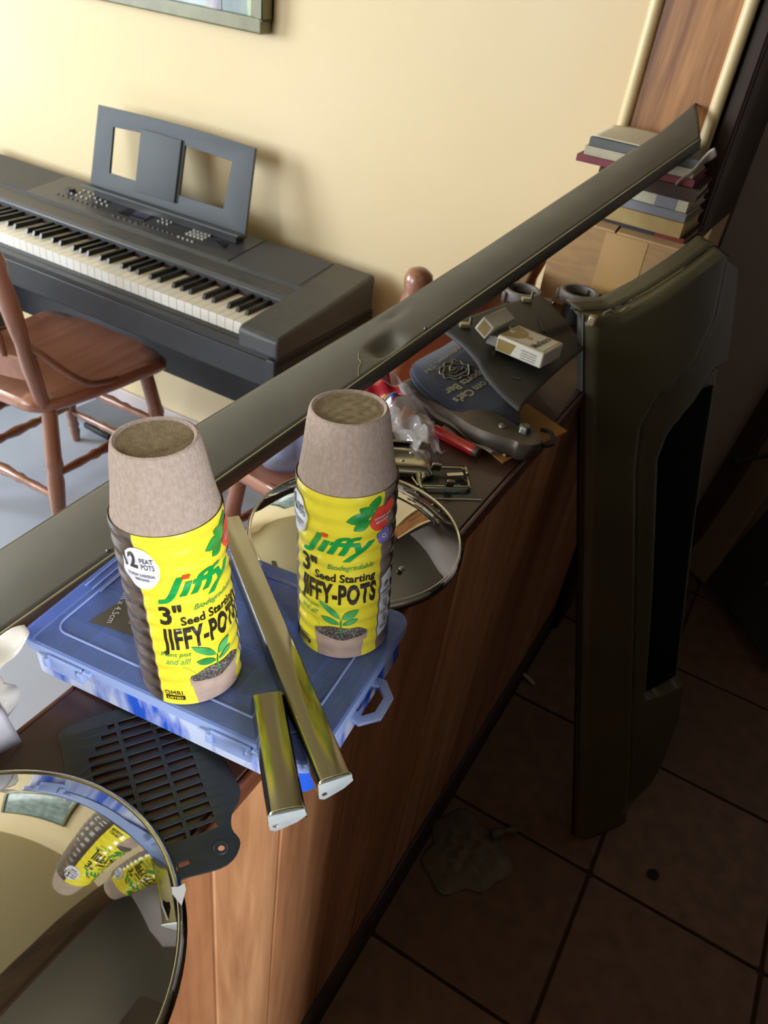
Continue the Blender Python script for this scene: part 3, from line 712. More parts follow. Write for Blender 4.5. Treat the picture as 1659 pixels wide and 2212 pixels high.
stk = MB().prism([(-0.093, -0.049), (-0.050, -0.044), (-0.042, 0.005), (-0.085, 0.0)], Z + 0.0001, Z + 0.0005).build('size_sticker', M_sticker, t)
def flat_text(body, h, P, X, Y, m, parent, name='lettering', world=False, off=0.0006, **kw):
    """letters lying on the plane P + x X + y Y"""
    vs, fs = text_shape(body, h, **kw); P = Vector(P); X = Vector(X).normalized(); Y = Vector(Y).normalized(); N_ = X.cross(Y)
    b = MB(); b.add([P + X * x + Y * y + N_ * off for x, y in vs], fs)
    return b.build(name, m, parent, world)
flat_text('cm x 4.5cm', 0.006, (-0.086, -0.026, Z + 0.0006), (0.35, -1, 0), (1, 0.35, 0), M_silver, stk)
flat_text('cm', 0.006, (-0.066, -0.032, Z + 0.0006), (0.35, -1, 0), (1, 0.35, 0), M_silver, stk)
MB().box((0.015, 0.035, 0.012), (0.03, 0.045, 0.014), (0, 0, 0.4)).build('contents', mat('orange_part', 'C8562C', 0.5), t, bevel=0.003)
MB().box((0.045, -0.03, 0.008), (0.05, 0.03, 0.009), (0, 0, -0.2)).build('contents', mat('dark_part', '232B3A', 0.5), t, bevel=0.002)
MB().box((-0.05, 0.03, 0.008), (0.06, 0.03, 0.009), (0, 0, 0.2)).build('contents', mat('slate_part', '39507A', 0.5), t, bevel=0.002)

# ------------------------------------------------------------------ stacks of peat pots in their printed sleeve
PITCH = 0.0134; RIM = 0.0358; PK = 0.0545 / 0.0762
pot_prof = [(0.0001, 0.0718), (0.014, 0.0720), (0.0234, 0.0728), (0.0249, 0.0752), (0.0260, 0.0762), (0.0274, 0.0753), (0.0280, 0.0730),
            (0.0296, 0.058), (0.0318, 0.034), (0.0345, 0.012), (0.0352, 0.006), (0.0360, 0.0045), (0.0360, 0.0), (0.0345, 0.0), (0.0330, 0.012), (0.0262, 0.068), (0.0001, 0.069)]
pot_prof = [(r * RIM / 0.0360 * (0.985 if z > 0.06 else 1.0), z * PK) for r, z in pot_prof]
potme = MB().lathe(pot_prof, 72).mesh('peat_pot', M_peat, 50)
baseme = MB()
nb = 30
vsb = []
def base_z(r): return (0.0719 + max(0.0, r - 0.014) / 0.0094 * 0.0009) * PK + 0.00008
for i in range(-25, 26):            # woven mat pressed into the pot's base
    y = i * 0.00092; hw = sqrt(max(0, 0.0231 ** 2 - y * y))
    if hw > 0.002:
        xs_ = [-hw + 2 * hw * k / 10 for k in range(11)]
        baseme.tube([(x, y, base_z(math.hypot(x, y)) + 0.00005 * (-1) ** k) for k, x in enumerate(xs_)], 0.00036, 4)
        baseme.tube([(y, x, base_z(math.hypot(x, y)) - 0.00005 * (-1) ** k) for k, x in enumerate(xs_)], 0.00032, 4)
basemesh = baseme.mesh('woven_base', M_peatb, 60)
def rad(tt):     # outline of the sleeve drawn tight over the pot rims
    k = (tt / PITCH) % 1.0
    return RIM + 0.0011 - 0.0010 * (0.5 - 0.5 * cos(2 * pi * k))
LABH = 11 * PITCH + 0.004
def stack(label, base, axis, phi, seed):
    t = thing('peat_pot_stack', label, 'pot stack', Vector(base), frame_z(axis, 0.0), 'wrapped stacks of peat pots')
    for k in range(12):
        o = obj('peat_pot', potme, t); o.location = (0, 0, k * PITCH); o.rotation_euler = (0, 0, k * 1.3 + seed)
    o = obj('woven_base', basemesh, t); o.location = (0, 0, 11 * PITCH + 0.0004); o.rotation_euler = (0, 0, 0.9 + seed)
    def W(s, tt, lay):   # s: metres round the sleeve from the label's centre, tt: height, lay: layer
        r = rad(tt) + 0.0002 + (0.00022 + lay * 0.00026 if lay >= 1 else lay * 0.00022); g = phi + s / RIM
        return Vector((r * cos(g), r * sin(g), tt))
    def sheet(name, s0, s1, t0, t1, lay, m, nu=40, nv=110):
        return MB().grid(nu, nv, lambda u, v: W(s0 + (s1 - s0) * u, t0 + (t1 - t0) * v, lay)).build(name, m, t, smooth=70)
    A = radians(58) * RIM
    lab = sheet('label', -A, A, 0.0, LABH, 0, M_yellow)
    sheet('shrink_sleeve', A + 0.0005, 2 * pi * RIM - A - 0.0005, 0.0, LABH, 0.9, M_wrap, 60)
    sheet('printed_side', A, A + 0.017, 0.0, LABH, 0, M_brownlab, 10)
    sheet('printed_side', -A - 0.046, -A, 0.0, LABH, 0, M_brownlab, 24)
    def words(name, body, h, s, tt, lay, m, rot=0.0, **kw):
        vs, fs = text_shape(body, h, cut=0.0025, cuty=0.0022, **kw); c, q = cos(rot), sin(rot)
        b = MB(); b.add([W(s + x * c - y * q, tt + x * q + y * c, lay) for x, y in vs], fs); return b.build(name, m, lab)
    def shape(name, pts, lay, m, sub=6):
        sub = max(sub, 6); fine = []
        for p, q in zip(pts, pts[1:] + pts[:1]):
            k = max(1, int(math.hypot(q[0] - p[0], q[1] - p[1]) / 0.0018)); fine += [(p[0] + (q[0] - p[0]) * i / k, p[1] + (q[1] - p[1]) * i / k) for i in range(k)]
        pts = fine
        cx = sum(p[0] for p in pts) / len(pts); cy = sum(p[1] for p in pts) / len(pts); n = len(pts); vs = [W(cx, cy, lay)]; fs = []
        for k in range(1, sub + 1): vs += [W(cx + (x - cx) * k / sub, cy + (y - cy) * k / sub, lay) for x, y in pts]
        for i in range(n):
            j = (i + 1) % n; fs.append((0, 1 + i, 1 + j))
            for k in range(sub - 1): fs.append((1 + k * n + i, 1 + (k + 1) * n + i, 1 + (k + 1) * n + j, 1 + k * n + j))
        return MB().add(vs, fs).build(name, m, lab, smooth=70)
    def oval(cx, cy, rx, ry, n=24, rot=0.0):
        return [(cx + rx * cos(2 * pi * i / n) * cos(rot) - ry * sin(2 * pi * i / n) * sin(rot), cy + rx * cos(2 * pi * i / n) * sin(rot) + ry * sin(2 * pi * i / n) * cos(rot)) for i in range(n)]
    def leaf(cx, cy, L, wd, rot, n=9):
        up = [(L * (i / n - 0.5), wd * sin(pi * i / n) ** 0.8) for i in range(n + 1)]; dn = [(L * (0.5 - i / n), -wd * sin(pi * i / n) ** 0.8) for i in range(1, n)]
        return [(cx + x * cos(rot) - y * sin(rot), cy + x * sin(rot) + y * cos(rot)) for x, y in up + dn]
    # brand word with its red dot
    words('brand_lettering', 'J\u0131ffy', 0.0165, 0.002, 0.1025, 1, M_green, rot=-0.02, width=0.056, offset=0.024, shear=0.32, spacing=1.0)
    shape('brand_dot', [(-0.0098, 0.1165), (-0.0048, 0.1163), (-0.0036, 0.1200), (-0.0084, 0.1202)], 2, M_redorange)
    words('small_print', '\u00ae', 0.0022, 0.0275, 0.1105, 1, M_green)
    words('size_lettering', '3"', 0.0155, -0.0195, 0.0800, 1, M_ink, width=0.0145, offset=0.03)
    words('script_lettering', 'Biodegradable', 0.0056, 0.0125, 0.0885, 1, M_leafd, width=0.034, shear=0.35, rot=0.03)
    words('title_lettering', 'Seed Starting', 0.0072, 0.0085, 0.0775, 1, M_ink, width=0.045, offset=0.025)
    words('title_lettering', 'JIFFY-POTS', 0.0180, 0.0025, 0.0565, 1, M_ink, width=0.061, offset=0.040, spacing=1.08)
    words('script_lettering', 'Plant pot', 0.0050, -0.0208, 0.0480, 1, M_leafd, width=0.0205, shear=0.3, rot=-0.05)
    words('script_lettering', 'and all!', 0.0050, -0.0200, 0.0410, 1, M_leafd, width=0.0165, shear=0.3, rot=-0.05)
    b = MB()
    for k in range(7): b.grid(1, 1, lambda u, v, k=k: W(-0.017 + 0.0011 * k + 0.0005 * u, 0.0385 - 0.0012 * k - 0.0009 * v, 1))
    stuff(b.build('dotted_line', M_leafd, lab))
    # seedling in its pot
    cx = 0.0065
    shape('pictured_pot', [(cx - 0.0175, 0.0005), (cx - 0.0005, 0.0003), (cx + 0.0160, 0.0005), (cx + 0.0175, 0.017), (cx + 0.0205, 0.018), (cx + 0.0208, 0.0265), (cx - 0.0208, 0.0265), (cx - 0.0205, 0.018), (cx - 0.0195, 0.017)], 1, M_potpic, 6)
    shape('pictured_soil', [(cx + 0.020 * cos(2 * pi * i / 30), 0.0268 + (0.0052 if sin(2 * pi * i / 30) > 0 else 0.0075) * sin(2 * pi * i / 30) + 0.0006 * sin(i * 5.1)) for i in range(30)], 2, M_soil, 4)
    shape('pictured_stem', [(cx - 0.0006, 0.027), (cx + 0.0006, 0.027), (cx + 0.0005, 0.041), (cx - 0.0002, 0.041)], 3, M_leaf)
    for q in ((cx - 0.0085, 0.0490, 0.022, 0.0030, -0.75), (cx + 0.0068, 0.0455, 0.0150, 0.0034, 0.6), (cx - 0.0078, 0.0385, 0.0150, 0.0032, -0.40), (cx + 0.0068, 0.0380, 0.0130, 0.0026, 0.55)):
        shape('pictured_leaf', leaf(*q), 3, M_leafd)
    # vegetables and flowers
    for q in ((0.0165, 0.1335, 0.0170, 0.0048, 0.15), (0.0195, 0.1275, 0.0140, 0.0040, 0.5), (0.0225, 0.1385, 0.0130, 0.0042, -0.6), (0.0285, 0.1435, 0.0140, 0.0044, 1.05)):
        shape('pictured_leaf', leaf(*q), 1, M_leaf)
    shape('pictured_tomato', oval(0.0335, 0.1300, 0.0085, 0.0100, rot=-0.3), 2, M_red, 4)
    shape('pictured_tomato', oval(0.0415, 0.1365, 0.0045, 0.0070, rot=-0.3), 2, M_red, 4)
    words('caption_lettering', 'VEGETABLES, HERBS', 0.0021, 0.0352, 0.1305, 3, M_lwhite, width=0.0150, offset=0.03, rot=0.1)
    words('caption_lettering', 'AND FLOWERS', 0.0021, 0.0352, 0.1265, 3, M_lwhite, width=0.0115, offset=0.03, rot=0.1)
    for k in range(5):
        g = k * 2 * pi / 5 + 0.3; shape('pictured_petal', oval(0.0375 + 0.0034 * cos(g), 0.1135 + 0.0036 * sin(g), 0.0032, 0.0036, 14), 2, M_violet)
    shape('pictured_flower_eye', oval(0.0375, 0.1130, 0.0020, 0.0020, 12), 3, M_lwhite); shape('pictured_flower_eye', oval(0.0375, 0.1130, 0.0008, 0.0008, 8), 4, M_ink)
    # round badge
    bc = (-0.0340, 0.1255)
    shape('badge', oval(bc[0], bc[1], 0.0128, 0.0165, 36), 3, M_lwhite, 6)
    words('badge_lettering', '12', 0.0125, bc[0] - 0.0058, bc[1] + 0.0005, 4, M_ink, width=0.0098, offset=0.03)
    words('badge_lettering', 'PEAT', 0.0042, bc[0] + 0.0055, bc[1] + 0.0055, 4, M_ink, width=0.0085, offset=0.01)
    words('badge_lettering', 'POTS', 0.0042, bc[0] + 0.0055, bc[1] + 0.0000, 4, M_ink, width=0.0085, offset=0.01)
    words('badge_lettering', 'TO GROW 12 INDIVIDUAL', 0.0022, bc[0] + 0.0005, bc[1] - 0.0055, 4, M_ink, width=0.0185, offset=0.02)
    words('badge_lettering', 'SEEDLINGS', 0.0022, bc[0] + 0.0005, bc[1] - 0.0095, 4, M_ink, width=0.0095, offset=0.02)
    # certification mark
    words('mark_lettering', 'OMRI', 0.0048, -0.0268, 0.0100, 2, M_ink, width=0.0125)
    shape('mark_bar', [(-0.0335, 0.0045), (-0.0195, 0.0045), (-0.0195, 0.0085), (-0.0335, 0.0085)], 1, M_ink)
    words('mark_lettering', 'LISTED', 0.0022, -0.0265, 0.0055, 2, M_yellow, width=0.011, offset=0.02)
    # white care panel on the brown side
    s0 = A + 0.0005
    shape('care_panel', [(s0, 0.014), (s0 + 0.014, 0.017), (s0 + 0.0155, 0.020), (s0 + 0.0155, 0.073), (s0 + 0.0135, 0.0755), (s0 + 0.0015, 0.072)], 1, M_lwhite, 6)
    for (tt, w1, w2) in ((0.056, 'BIODEGRADABLE', '& ORGANIC'), (0.037, 'LESS TRANSPLANT', 'SHOCK'), (0.0215, 'ZERO ROOT SHOCK', 'GUARANTEED')):
        words('care_lettering', w1, 0.0018, s0 + 0.0078, tt, 2, M_ink, width=0.0120, offset=0.02); words('care_lettering', w2, 0.0018, s0 + 0.0078, tt - 0.003, 2, M_ink, width=0.0085, offset=0.02)
        b = MB(); b.tube([W(s0 + 0.0078 + 0.0028 * cos(k), tt + 0.0075 + 0.003 * sin(k * 1.0), 2) for k in (0.3, 1.2, 2.1, 3.0, 4.2, 5.3)], 0.00028, 4, closed=True); b.tube([W(s0 + 0.0078, tt + 0.004 + 0.001 * k, 2) for k in range(6)], 0.00028, 4); b.build('care_icon', M_ink, lab)
    return t
stack('left peat pot stack, nearer the camera, its round white badge in full view', (-0.282, 0.298, 0.9580), (-0.091, -0.022, 1), radians(-47.7 + 24), 0.0)
stack('right peat pot stack in front of the round chrome cap, badge half turned away', (-0.211, 0.400, 0.9632), (-0.072, -0.009, 1), radians(-62.3 - 9), 2.1)

# ------------------------------------------------------------------ chrome bars lying over the box
def bar(label, near, d2, L):
    d2 = Vector((d2[0], d2[1], 0)).normalized(); nx = Vector((d2.y, -d2.x, 0))
    P = CB + RB @ Vector((near[0], near[1], 0.0006)); R3 = Matrix((nx, d2, (0, 0, 1))).transposed()
    t = thing('chrome_bar', label, 'metal bar', P, RB @ R3, 'chrome trim bars on the box')
    sec = [(-0.0122, 0.0), (-0.0119, 0.004), (-0.0108, 0.0095), (-0.0098, 0.0112), (-0.0080, 0.0118), (0.0, 0.0122), (0.0082, 0.0118), (0.0100, 0.0112), (0.0110, 0.0095), (0.0122, 0.004), (0.0125, 0.0), (0.0115, 0.0), (0.0095, 0.0095), (-0.0095, 0.0095), (-0.0115, 0.0)]
    n = len(sec); b = MB(); K = 10; vs = []
    for i in range(K + 1): vs += [(x, L * i / K, z) for x, z in sec]
    fs = [(i * n + j, i * n + (j + 1) % n, (i + 1) * n + (j + 1) % n, (i + 1) * n + j) for i in range(K) for j in range(n)]
    b.add(vs, fs).build('bar_body', M_chrome2, t, smooth=35)
    MB().tube([(x, 0.0, z) for x, z in sec[2:9]], 0.0011, 6).build('front_lip', M_chrome, t, smooth=60)
    ear = [(-0.0118, 0.0), (-0.0122, 0.0105), (0.0108, 0.0112)] + [(0.0112 + 0.0008 * sin(k), 0.008 - k * 0.003) for k in (0, 0.6, 1.2)] + [(0.006, -0.0010), (-0.003, -0.0050), (-0.0078, -0.0068), (-0.0112, -0.0045)]
    hc = (-0.0078, -0.0012)
    e = plate(ear, [[(hc[0] + 0.0022 * cos(2 * pi * k / 14), hc[1] + 0.0022 * sin(2 * pi * k / 14)) for k in range(14)]], 0.0014, 0.0002)
    e.xf(Matrix(((1, 0, 0, 0), (0, 0, 1, -0.001), (0, 1, 0, 0), (0, 0, 0, 1)))).build('end_ear', M_cad, t, smooth=40)
    return t
bar('shorter chrome trim bar with a drilled end ear, beside the left pot stack', (0.1385, -0.1265), (-0.64, 0.768), 0.096)
bar('longer chrome trim bar lying between the two pot stacks', (0.154, -0.0915), (-0.74, 0.672), 0.30)

# ------------------------------------------------------------------ chrome wheel caps
def hubcap(label, loc, R, extra):
    t = thing('wheel_cap', label, 'hubcap', loc, None, 'chrome wheel caps on the counter')
    k = R / 0.125
    prof = [(0.0001, 0.0440), (0.02, 0.0433), (0.045, 0.0405), (0.07, 0.0350), (0.09, 0.0278), (0.104, 0.0208), (0.112, 0.0160), (0.1195, 0.0118)]
    pr2 = [(0.1195, 0.0118), (0.1199, 0.0126), (0.1207, 0.0128), (0.1222, 0.0118), (0.1236, 0.0098), (0.1246, 0.0075), (0.125, 0.0055), (0.1248, 0.004), (0.124, 0.0012), (0.1225, 0.0), (0.118, 0.0)]
    MB().lathe([(r * k, z * k) for r, z in prof], 96).build('dome', M_chrome, t, smooth=60)
    MB().lathe([(r * k, z * k) for r, z in pr2[:7]], 96).build('rolled_rim', M_chrome, t, smooth=60)
    MB().lathe([(r * k, z * k) for r, z in pr2[6:]], 96).build('shaded_skirt', M_black, t, smooth=60)  # side of the chrome rim, its shadow painted as black
    for (a_, r_) in extra:
        MB().ball((r_ * k * cos(a_), r_ * k * sin(a_), 0.030 * k if r_ < 0.1 else 0.02 * k), (0.0035, 0.0035, 0.002), 10, 6).build('rivet', M_bolt, t, smooth=60)
    return t
t = hubcap('near chrome wheel cap mirroring the pot stacks, cut by the left frame edge', (-0.262, 0.078, TOPZ + 0.0035), 0.1265, [])
p = Vector((-0.182, 0.1715, 0.945)) - Vector((-0.262, 0.078, TOPZ + 0.0035)); p.z = 0.020
b = MB().prism([(-0.004, 0.004), (0, 0.0028), (0.004, 0.004), (0.0042, 0.0), (0, -0.009), (-0.0042, 0.0)], 0, 0.0012).xf(Matrix.Translation(p) @ Matrix.Rotation(0.9, 4, 'Z'))
b.build('white_tag', M_lwhite, t)
hubcap('far chrome wheel cap lying behind the right pot stack', (-0.294, 0.561, TOPZ + 0.0005), 0.114, [(2.55, 0.086), (-0.5, 0.095)])

# ------------------------------------------------------------------ black speaker grille under the box
ox, oy = -0.293, 0.264; gu = Vector((0.54, 0.8417, 0)); gv = Vector((0.8417, -0.54, 0))
t = thing('speaker_grille', 'flat black slotted speaker grille lying under the blue box', 'grille', (ox, oy, TOPZ + 0.0018), Matrix((gu, -gv, (0, 0, 1))).transposed())
gol = smooth_poly([(-0.062, 0.022), (-0.02, 0.026), (0.028, 0.022), (0.034, 0.0), (0.037, -0.036), (0.0434, -0.070), (0.041, -0.083), (0.032, -0.093), (0.0285, -0.104), (0.0305, -0.116), (0.018, -0.127), (-0.008, -0.125), (-0.055, -0.118), (-0.066, -0.06), (-0.066, 0.0)], 4)
holes = []
for (u0, u1) in ((-0.052, -0.0264), (-0.0238, -0.0012), (0.0012, 0.0205)):
    for k in range(14):
        v = 0.012 - 0.0083 * k; lo = max(u0, -0.05 + max(0, (0.0 - k * 0.0) * 0) + (0.006 * max(0, 3 - k)))
        if lo < u1 - 0.004 and v > -0.108: holes.append(rrect(u1 - lo, 0.0060, 0.0010, 2, (u1 + lo) / 2, v))
for k in range(3): holes.append(rrect(0.008, 0.004, 0.0012, 2, -0.01 + 0.011 * k - 0.02, -0.1155))
holes.append([(0.0178 + 0.0026 * cos(2 * pi * i / 16), -0.1144 + 0.0026 * sin(2 * pi * i / 16)) for i in range(16)])
plate(gol, holes, 0.0016, 0.0003).build('grille_plate', M_grille, t, smooth=40)
MB().lathe([(0.0029, 0.0005), (0.0046, 0.0013), (0.0052, 0.0008)], 20, Matrix.Translation((0.0178, -0.1144, 0))).build('hole_collar', M_grille, t, smooth=60)

# ------------------------------------------------------------------ milky plastic bag at the left frame edge
t = thing('food_bag', 'milky white plastic bag with peach contents at the left edge of the counter', 'bag', (-0.408, 0.168, TOPZ))
lumpy(21, 0.032, 0.048, 0.024, 0.12).build('contents', M_bagc, t, smooth=60)
lumpy(22, 0.036, 0.052, 0.027, 0.16).build('bag_film', M_bag, t, smooth=60)
def flap(u, v):
    return Vector((0.012 - 0.01 * u + 0.004 * sin(5 * v), 0.040 + 0.040 * u, 0.030 + 0.014 * u * (1 - 0.5 * v) + 0.004 * sin(6 * u + 3 * v))) + Vector((-0.040 * v * (1 - 0.75 * u), 0.010 * v, 0.002))
MB().grid(10, 8, flap).build('bag_corner', M_bag, t, smooth=60, solid=0.0004)
def flap2(u, v):
    return Vector((0.030 + 0.016 * u, -0.03 + 0.062 * v, 0.028 - 0.024 * u ** 1.5 + 0.003 * sin(9 * v + 2 * u)))
MB().grid(10, 12, flap2).build('bag_corner', mat('white_plastic_film', 'E9E7EE', 0.25, alpha=0.8, bump=0.4, bscale=50), t, smooth=60, solid=0.0004)

# ------------------------------------------------------------------ small things on the counter
def local_thing(name, label, cat, loc, rz=0.0, group=None, rx=0.0, ry=0.0):
    return thing(name, label, cat, loc, Matrix.Rotation(rz, 3, 'Z') @ Matrix.Rotation(rx, 3, 'X') @ Matrix.Rotation(ry, 3, 'Y'), group)

# black business card with a teal ring
t = thing('business_card', 'black card with a teal ring emblem under the chrome clip', 'card', (-0.262, 0.712, TOPZ))
cc = [(-0.216, 0.713), (-0.262, 0.678), (-0.318, 0.716), (-0.272, 0.752)]
MB().prism([(x + 0.262, y - 0.712) for x, y in cc], 0.0004, 0.0016).build('card_board', M_bcard, t)
MB().hexa([Vector((cc[i][0] + 0.262, cc[i][1] - 0.712, z)) + d for z in (0.0002, 0.0016) for i, d in ((0, Vector((0.0008, -0.0008, 0))), (1, Vector((0.0008, -0.0008, 0))), (1, Vector((0, 0, 0))), (0, Vector((0, 0, 0))))]).build('card_edge', M_silver, t)
MB().lathe([(0.0095, 0.0017), (0.0125, 0.0017), (0.0125, 0.0021), (0.0095, 0.0021)], 32, Matrix.Translation((0.006, 0.0, 0)), radians(-150), radians(60)).build('ring_emblem', M_teal, t)
b = MB()
for i, (dx, dy, w_) in enumerate(((-0.001, 0.003, 0.006), (0.003, -0.001, 0.007), (-0.003, -0.002, 0.004), (0.001, -0.005, 0.006))): b.box((0.006 + dx, dy, 0.0019), (w_, 0.0025, 0.0004), (0, 0, 0.65))
b.build('emblem_print', M_grey, t)

# chrome clip frame
t = local_thing('clip_frame', 'open rectangular chrome clip frame lying on the black card', 'clip', (-0.268, 0.715, TOPZ + 0.0018), radians(38))
fr = rrect(0.060, 0.036, 0.006, 3)
MB().tube([(x, y, 0.006 + 0.002 * sin(3 * atan2(y, x))) for x, y in fr], 0.0028, 6, 0.6, closed=True).build('frame', M_chrome2, t, smooth=50)
for x, y, dx, dy in ((0.028, 0.006, 0.004, 0.014), (-0.006, 0.017, 0.012, 0.004), (-0.027, -0.006, 0.004, 0.010), (0.004, -0.0175, 0.010, 0.004)):
    MB().box((x, y, 0.0095), (dx, dy, 0.010), (0.1, 0.15, 0)).build('clip_tab', M_chrome2, t, bevel=0.0012)
MB().hexa([Vector(p) for p in ((0.006, 0.004, 0.004), (0.030, 0.004, 0.006), (0.030, 0.010, 0.006), (0.006, 0.010, 0.004), (0.006, 0.004, 0.0055), (0.030, 0.004, 0.0075), (0.030, 0.010, 0.0075), (0.006, 0.010, 0.0055))]).build('spring_leaf', M_chrome2, t)
MB().tube([(-0.03, 0.018, 0.006), (-0.036, 0.012, 0.004), (-0.037, 0.0, 0.003), (-0.033, -0.016, 0.004)], 0.0016, 6).build('wire_loop', M_chrome2, t, smooth=60)

# domed chrome buckle
t = local_thing('chrome_buckle', 'domed chrome buckle plate with two rivets left of the clip frame', 'buckle', (-0.322, 0.716, TOPZ + 0.0005), radians(32))
def dome(u, v):
    x = (u - 0.5) * 0.070; y = (v - 0.5) * 0.058; k = max(0.0, 1 - (2 * abs(u - 0.5)) ** 4) * max(0.0, 1 - (2 * abs(v - 0.5)) ** 4)
    r = 0.010; cx = max(0, abs(x) - 0.035 + r); cy = max(0, abs(y) - 0.029 + r); L_ = sqrt(cx * cx + cy * cy)
    if L_ > r: x -= math.copysign(cx * (1 - r / L_), x); y -= math.copysign(cy * (1 - r / L_), y)
    return Vector((x, y, 0.002 + 0.013 * k ** 0.45))
MB().grid(24, 20, dome).build('buckle_plate', M_chrome2, t, smooth=60, solid=0.001)
for p in ((0.008, 0.006), (-0.004, -0.012)): MB().ball((p[0], p[1], 0.0155), (0.003, 0.003, 0.0015), 10, 6).build('rivet', M_chrome, t, smooth=60)
MB().box((-0.012, 0.0295, 0.012), (0.046, 0.003, 0.012), (0.3, 0, 0)).build('folded_lip', M_chrome2, t, bevel=0.001)

# kraft card under the bracket, match, tan stick, clear sleeve, red marker
t = tag(MB().prism([(-0.227, 0.803), (-0.188, 0.937), (-0.262, 0.972), (-0.300, 0.84)], TOPZ + 0.0002, TOPZ + 0.0022).build('kraft_card', M_kraft), 'brown kraft card overhanging the counter edge under the bracket', 'card')
t = thing('match', 'tiny pale pink tipped stick end on the kraft card', 'match', (-0.231, 0.817, TOPZ + 0.0024))
MB().tube([(0, 0, 0.0018), (-0.006, 0.008, 0.0018)], 0.0015, 6).build('match_stick', M_tan, t); MB().ball((0, 0, 0.0026), 0.0026, 8, 6).build('match_head', M_skin, t, smooth=60)
t = thing('marker_pen', 'red marker pen beside the clear plastic sleeve', 'pen', (-0.293, 0.800, TOPZ + 0.0078))
d = Vector((0.98, -0.19, 0)); q = d.to_track_quat('Z', 'Y').to_matrix().to_4x4()
MB().lathe([(0.0001, -0.035), (0.0068, -0.035), (0.0075, -0.033), (0.0075, 0.026), (0.0070, 0.030)], 20, q).build('barrel', M_redpl, t, smooth=40)
MB().lathe([(0.0068, 0.030), (0.0066, 0.034), (0.0055, 0.036), (0.0001, 0.036)], 20, q).build('end_cap', M_gunm, t, smooth=40)
t = tag(MB().hexa([Vector(p) for p in ((-0.325, 0.826, TOPZ + .003), (-0.268, 0.8165, TOPZ + .003), (-0.267, 0.8225, TOPZ + .003), (-0.324, 0.833, TOPZ + .003), (-0.325, 0.826, TOPZ + .0055), (-0.268, 0.8165, TOPZ + .0055), (-0.267, 0.8225, TOPZ + .0055), (-0.324, 0.833, TOPZ + .0055))]).build('wooden_stick', M_tan, bevel=0.0006), 'flat tan wooden stick lying under the clear sleeve', 'stick')
def sleeve(u, v):
    p = Vector((-0.385, 0.842, 0)).lerp(Vector((-0.245, 0.800, 0)), u) + Vector((0.028, 0.048, 0)) * v
    return p + Vector((0, 0, TOPZ + 0.018 - 0.010 * u + 0.002 * sin(14 * u + 5 * v) + 0.0015 * sin(23 * v)))
tag(MB().grid(24, 10, sleeve).build('plastic_sleeve', M_clear, smooth=60, solid=0.0003), 'clear crinkled plastic sleeve lying over the red marker', 'plastic sleeve')

# steel bracket arm with bolt
t = thing('steel_bracket', 'grey steel bracket arm with a bolt at its rounded end', 'bracket', (-0.29, 0.862, TOPZ + 0.004))
ax = spline([(-0.410, 0.880, 0.004), (-0.36, 0.868, 0.006), (-0.30, 0.848, 0.010), (-0.245, 0.836, 0.012), (-0.220, 0.838, 0.012)], 8)
def arm(k, w0, dz0, dz1):
    L_ = []
    for i, p in enumerate(ax):
        tt = ax[min(i + 1, len(ax) - 1)] - ax[max(i - 1, 0)]; n_ = Vector((-tt.y, tt.x, 0)).normalized(); L_.append((p, n_))
    return L_
fl = arm(0, 0, 0, 0); nA = len(fl); hw = [0.026 + 0.004 * sin(i * 0.4) for i in range(nA)]
vs = []; sec = [(-1.0, -0.010), (-0.97, 0.004), (-0.85, 0.010), (0, 0.011), (0.85, 0.010), (0.97, 0.004), (1.0, -0.010)]
for (p, n_), h_ in zip(fl, hw): vs += [p + n_ * (h_ * a_) + Vector((0, 0, TOPZ + 0.006 + b_)) for a_, b_ in sec]
p, n_ = fl[-1]; tt = Vector((n_.y, -n_.x, 0))
for k in (0.35, 0.65, 0.88, 1.0):
    g = k * pi / 2; vs += [p + tt * (0.024 * sin(g)) + n_ * (hw[-1] * a_ * max(cos(g), 0.02)) + Vector((0, 0, TOPZ + 0.006 + b_)) for a_, b_ in sec]
K = nA + 4; fs = [(i * 7 + j, (i + 1) * 7 + j, (i + 1) * 7 + j + 1, i * 7 + j + 1) for i in range(K - 1) for j in range(6)]
MB().add(vs, fs).build('arm', M_gunm, t, True, smooth=50, solid=0.0018)
bz = Matrix.Translation((-0.222, 0.846, TOPZ + 0.027))
MB().lathe([(0.0001, 0.012), (0.0065, 0.012), (0.0085, 0.009), (0.0090, 0.0), (0.0125, 0.0), (0.0125, -0.003), (0.0001, -0.003)], 6, bz).build('bolt_head', M_bolt, t, True, bevel=0.001)
MB().lathe([(0.0001, 0.004), (0.0128, 0.002), (0.0135, 0.0), (0.0135, -0.002)], 24, Matrix.Translation((-0.222, 0.846, TOPZ + 0.022))).build('washer', M_bolt, t, True, smooth=50)
MB().ball((-0.249, 0.838, TOPZ + 0.030), (0.006, 0.006, 0.004), 12, 8).build('rivet', M_bolt, t, True, smooth=60)
MB().tube(spline([(-0.215, 0.905, TOPZ + .008), (-0.200, 0.895, TOPZ + .014), (-0.188, 0.872, TOPZ + .014), (-0.196, 0.862, TOPZ + .012), (-0.212, 0.872, TOPZ + .010)], 5), 0.003, 8).build('wire_hook', M_rubber, t, True, smooth=60)

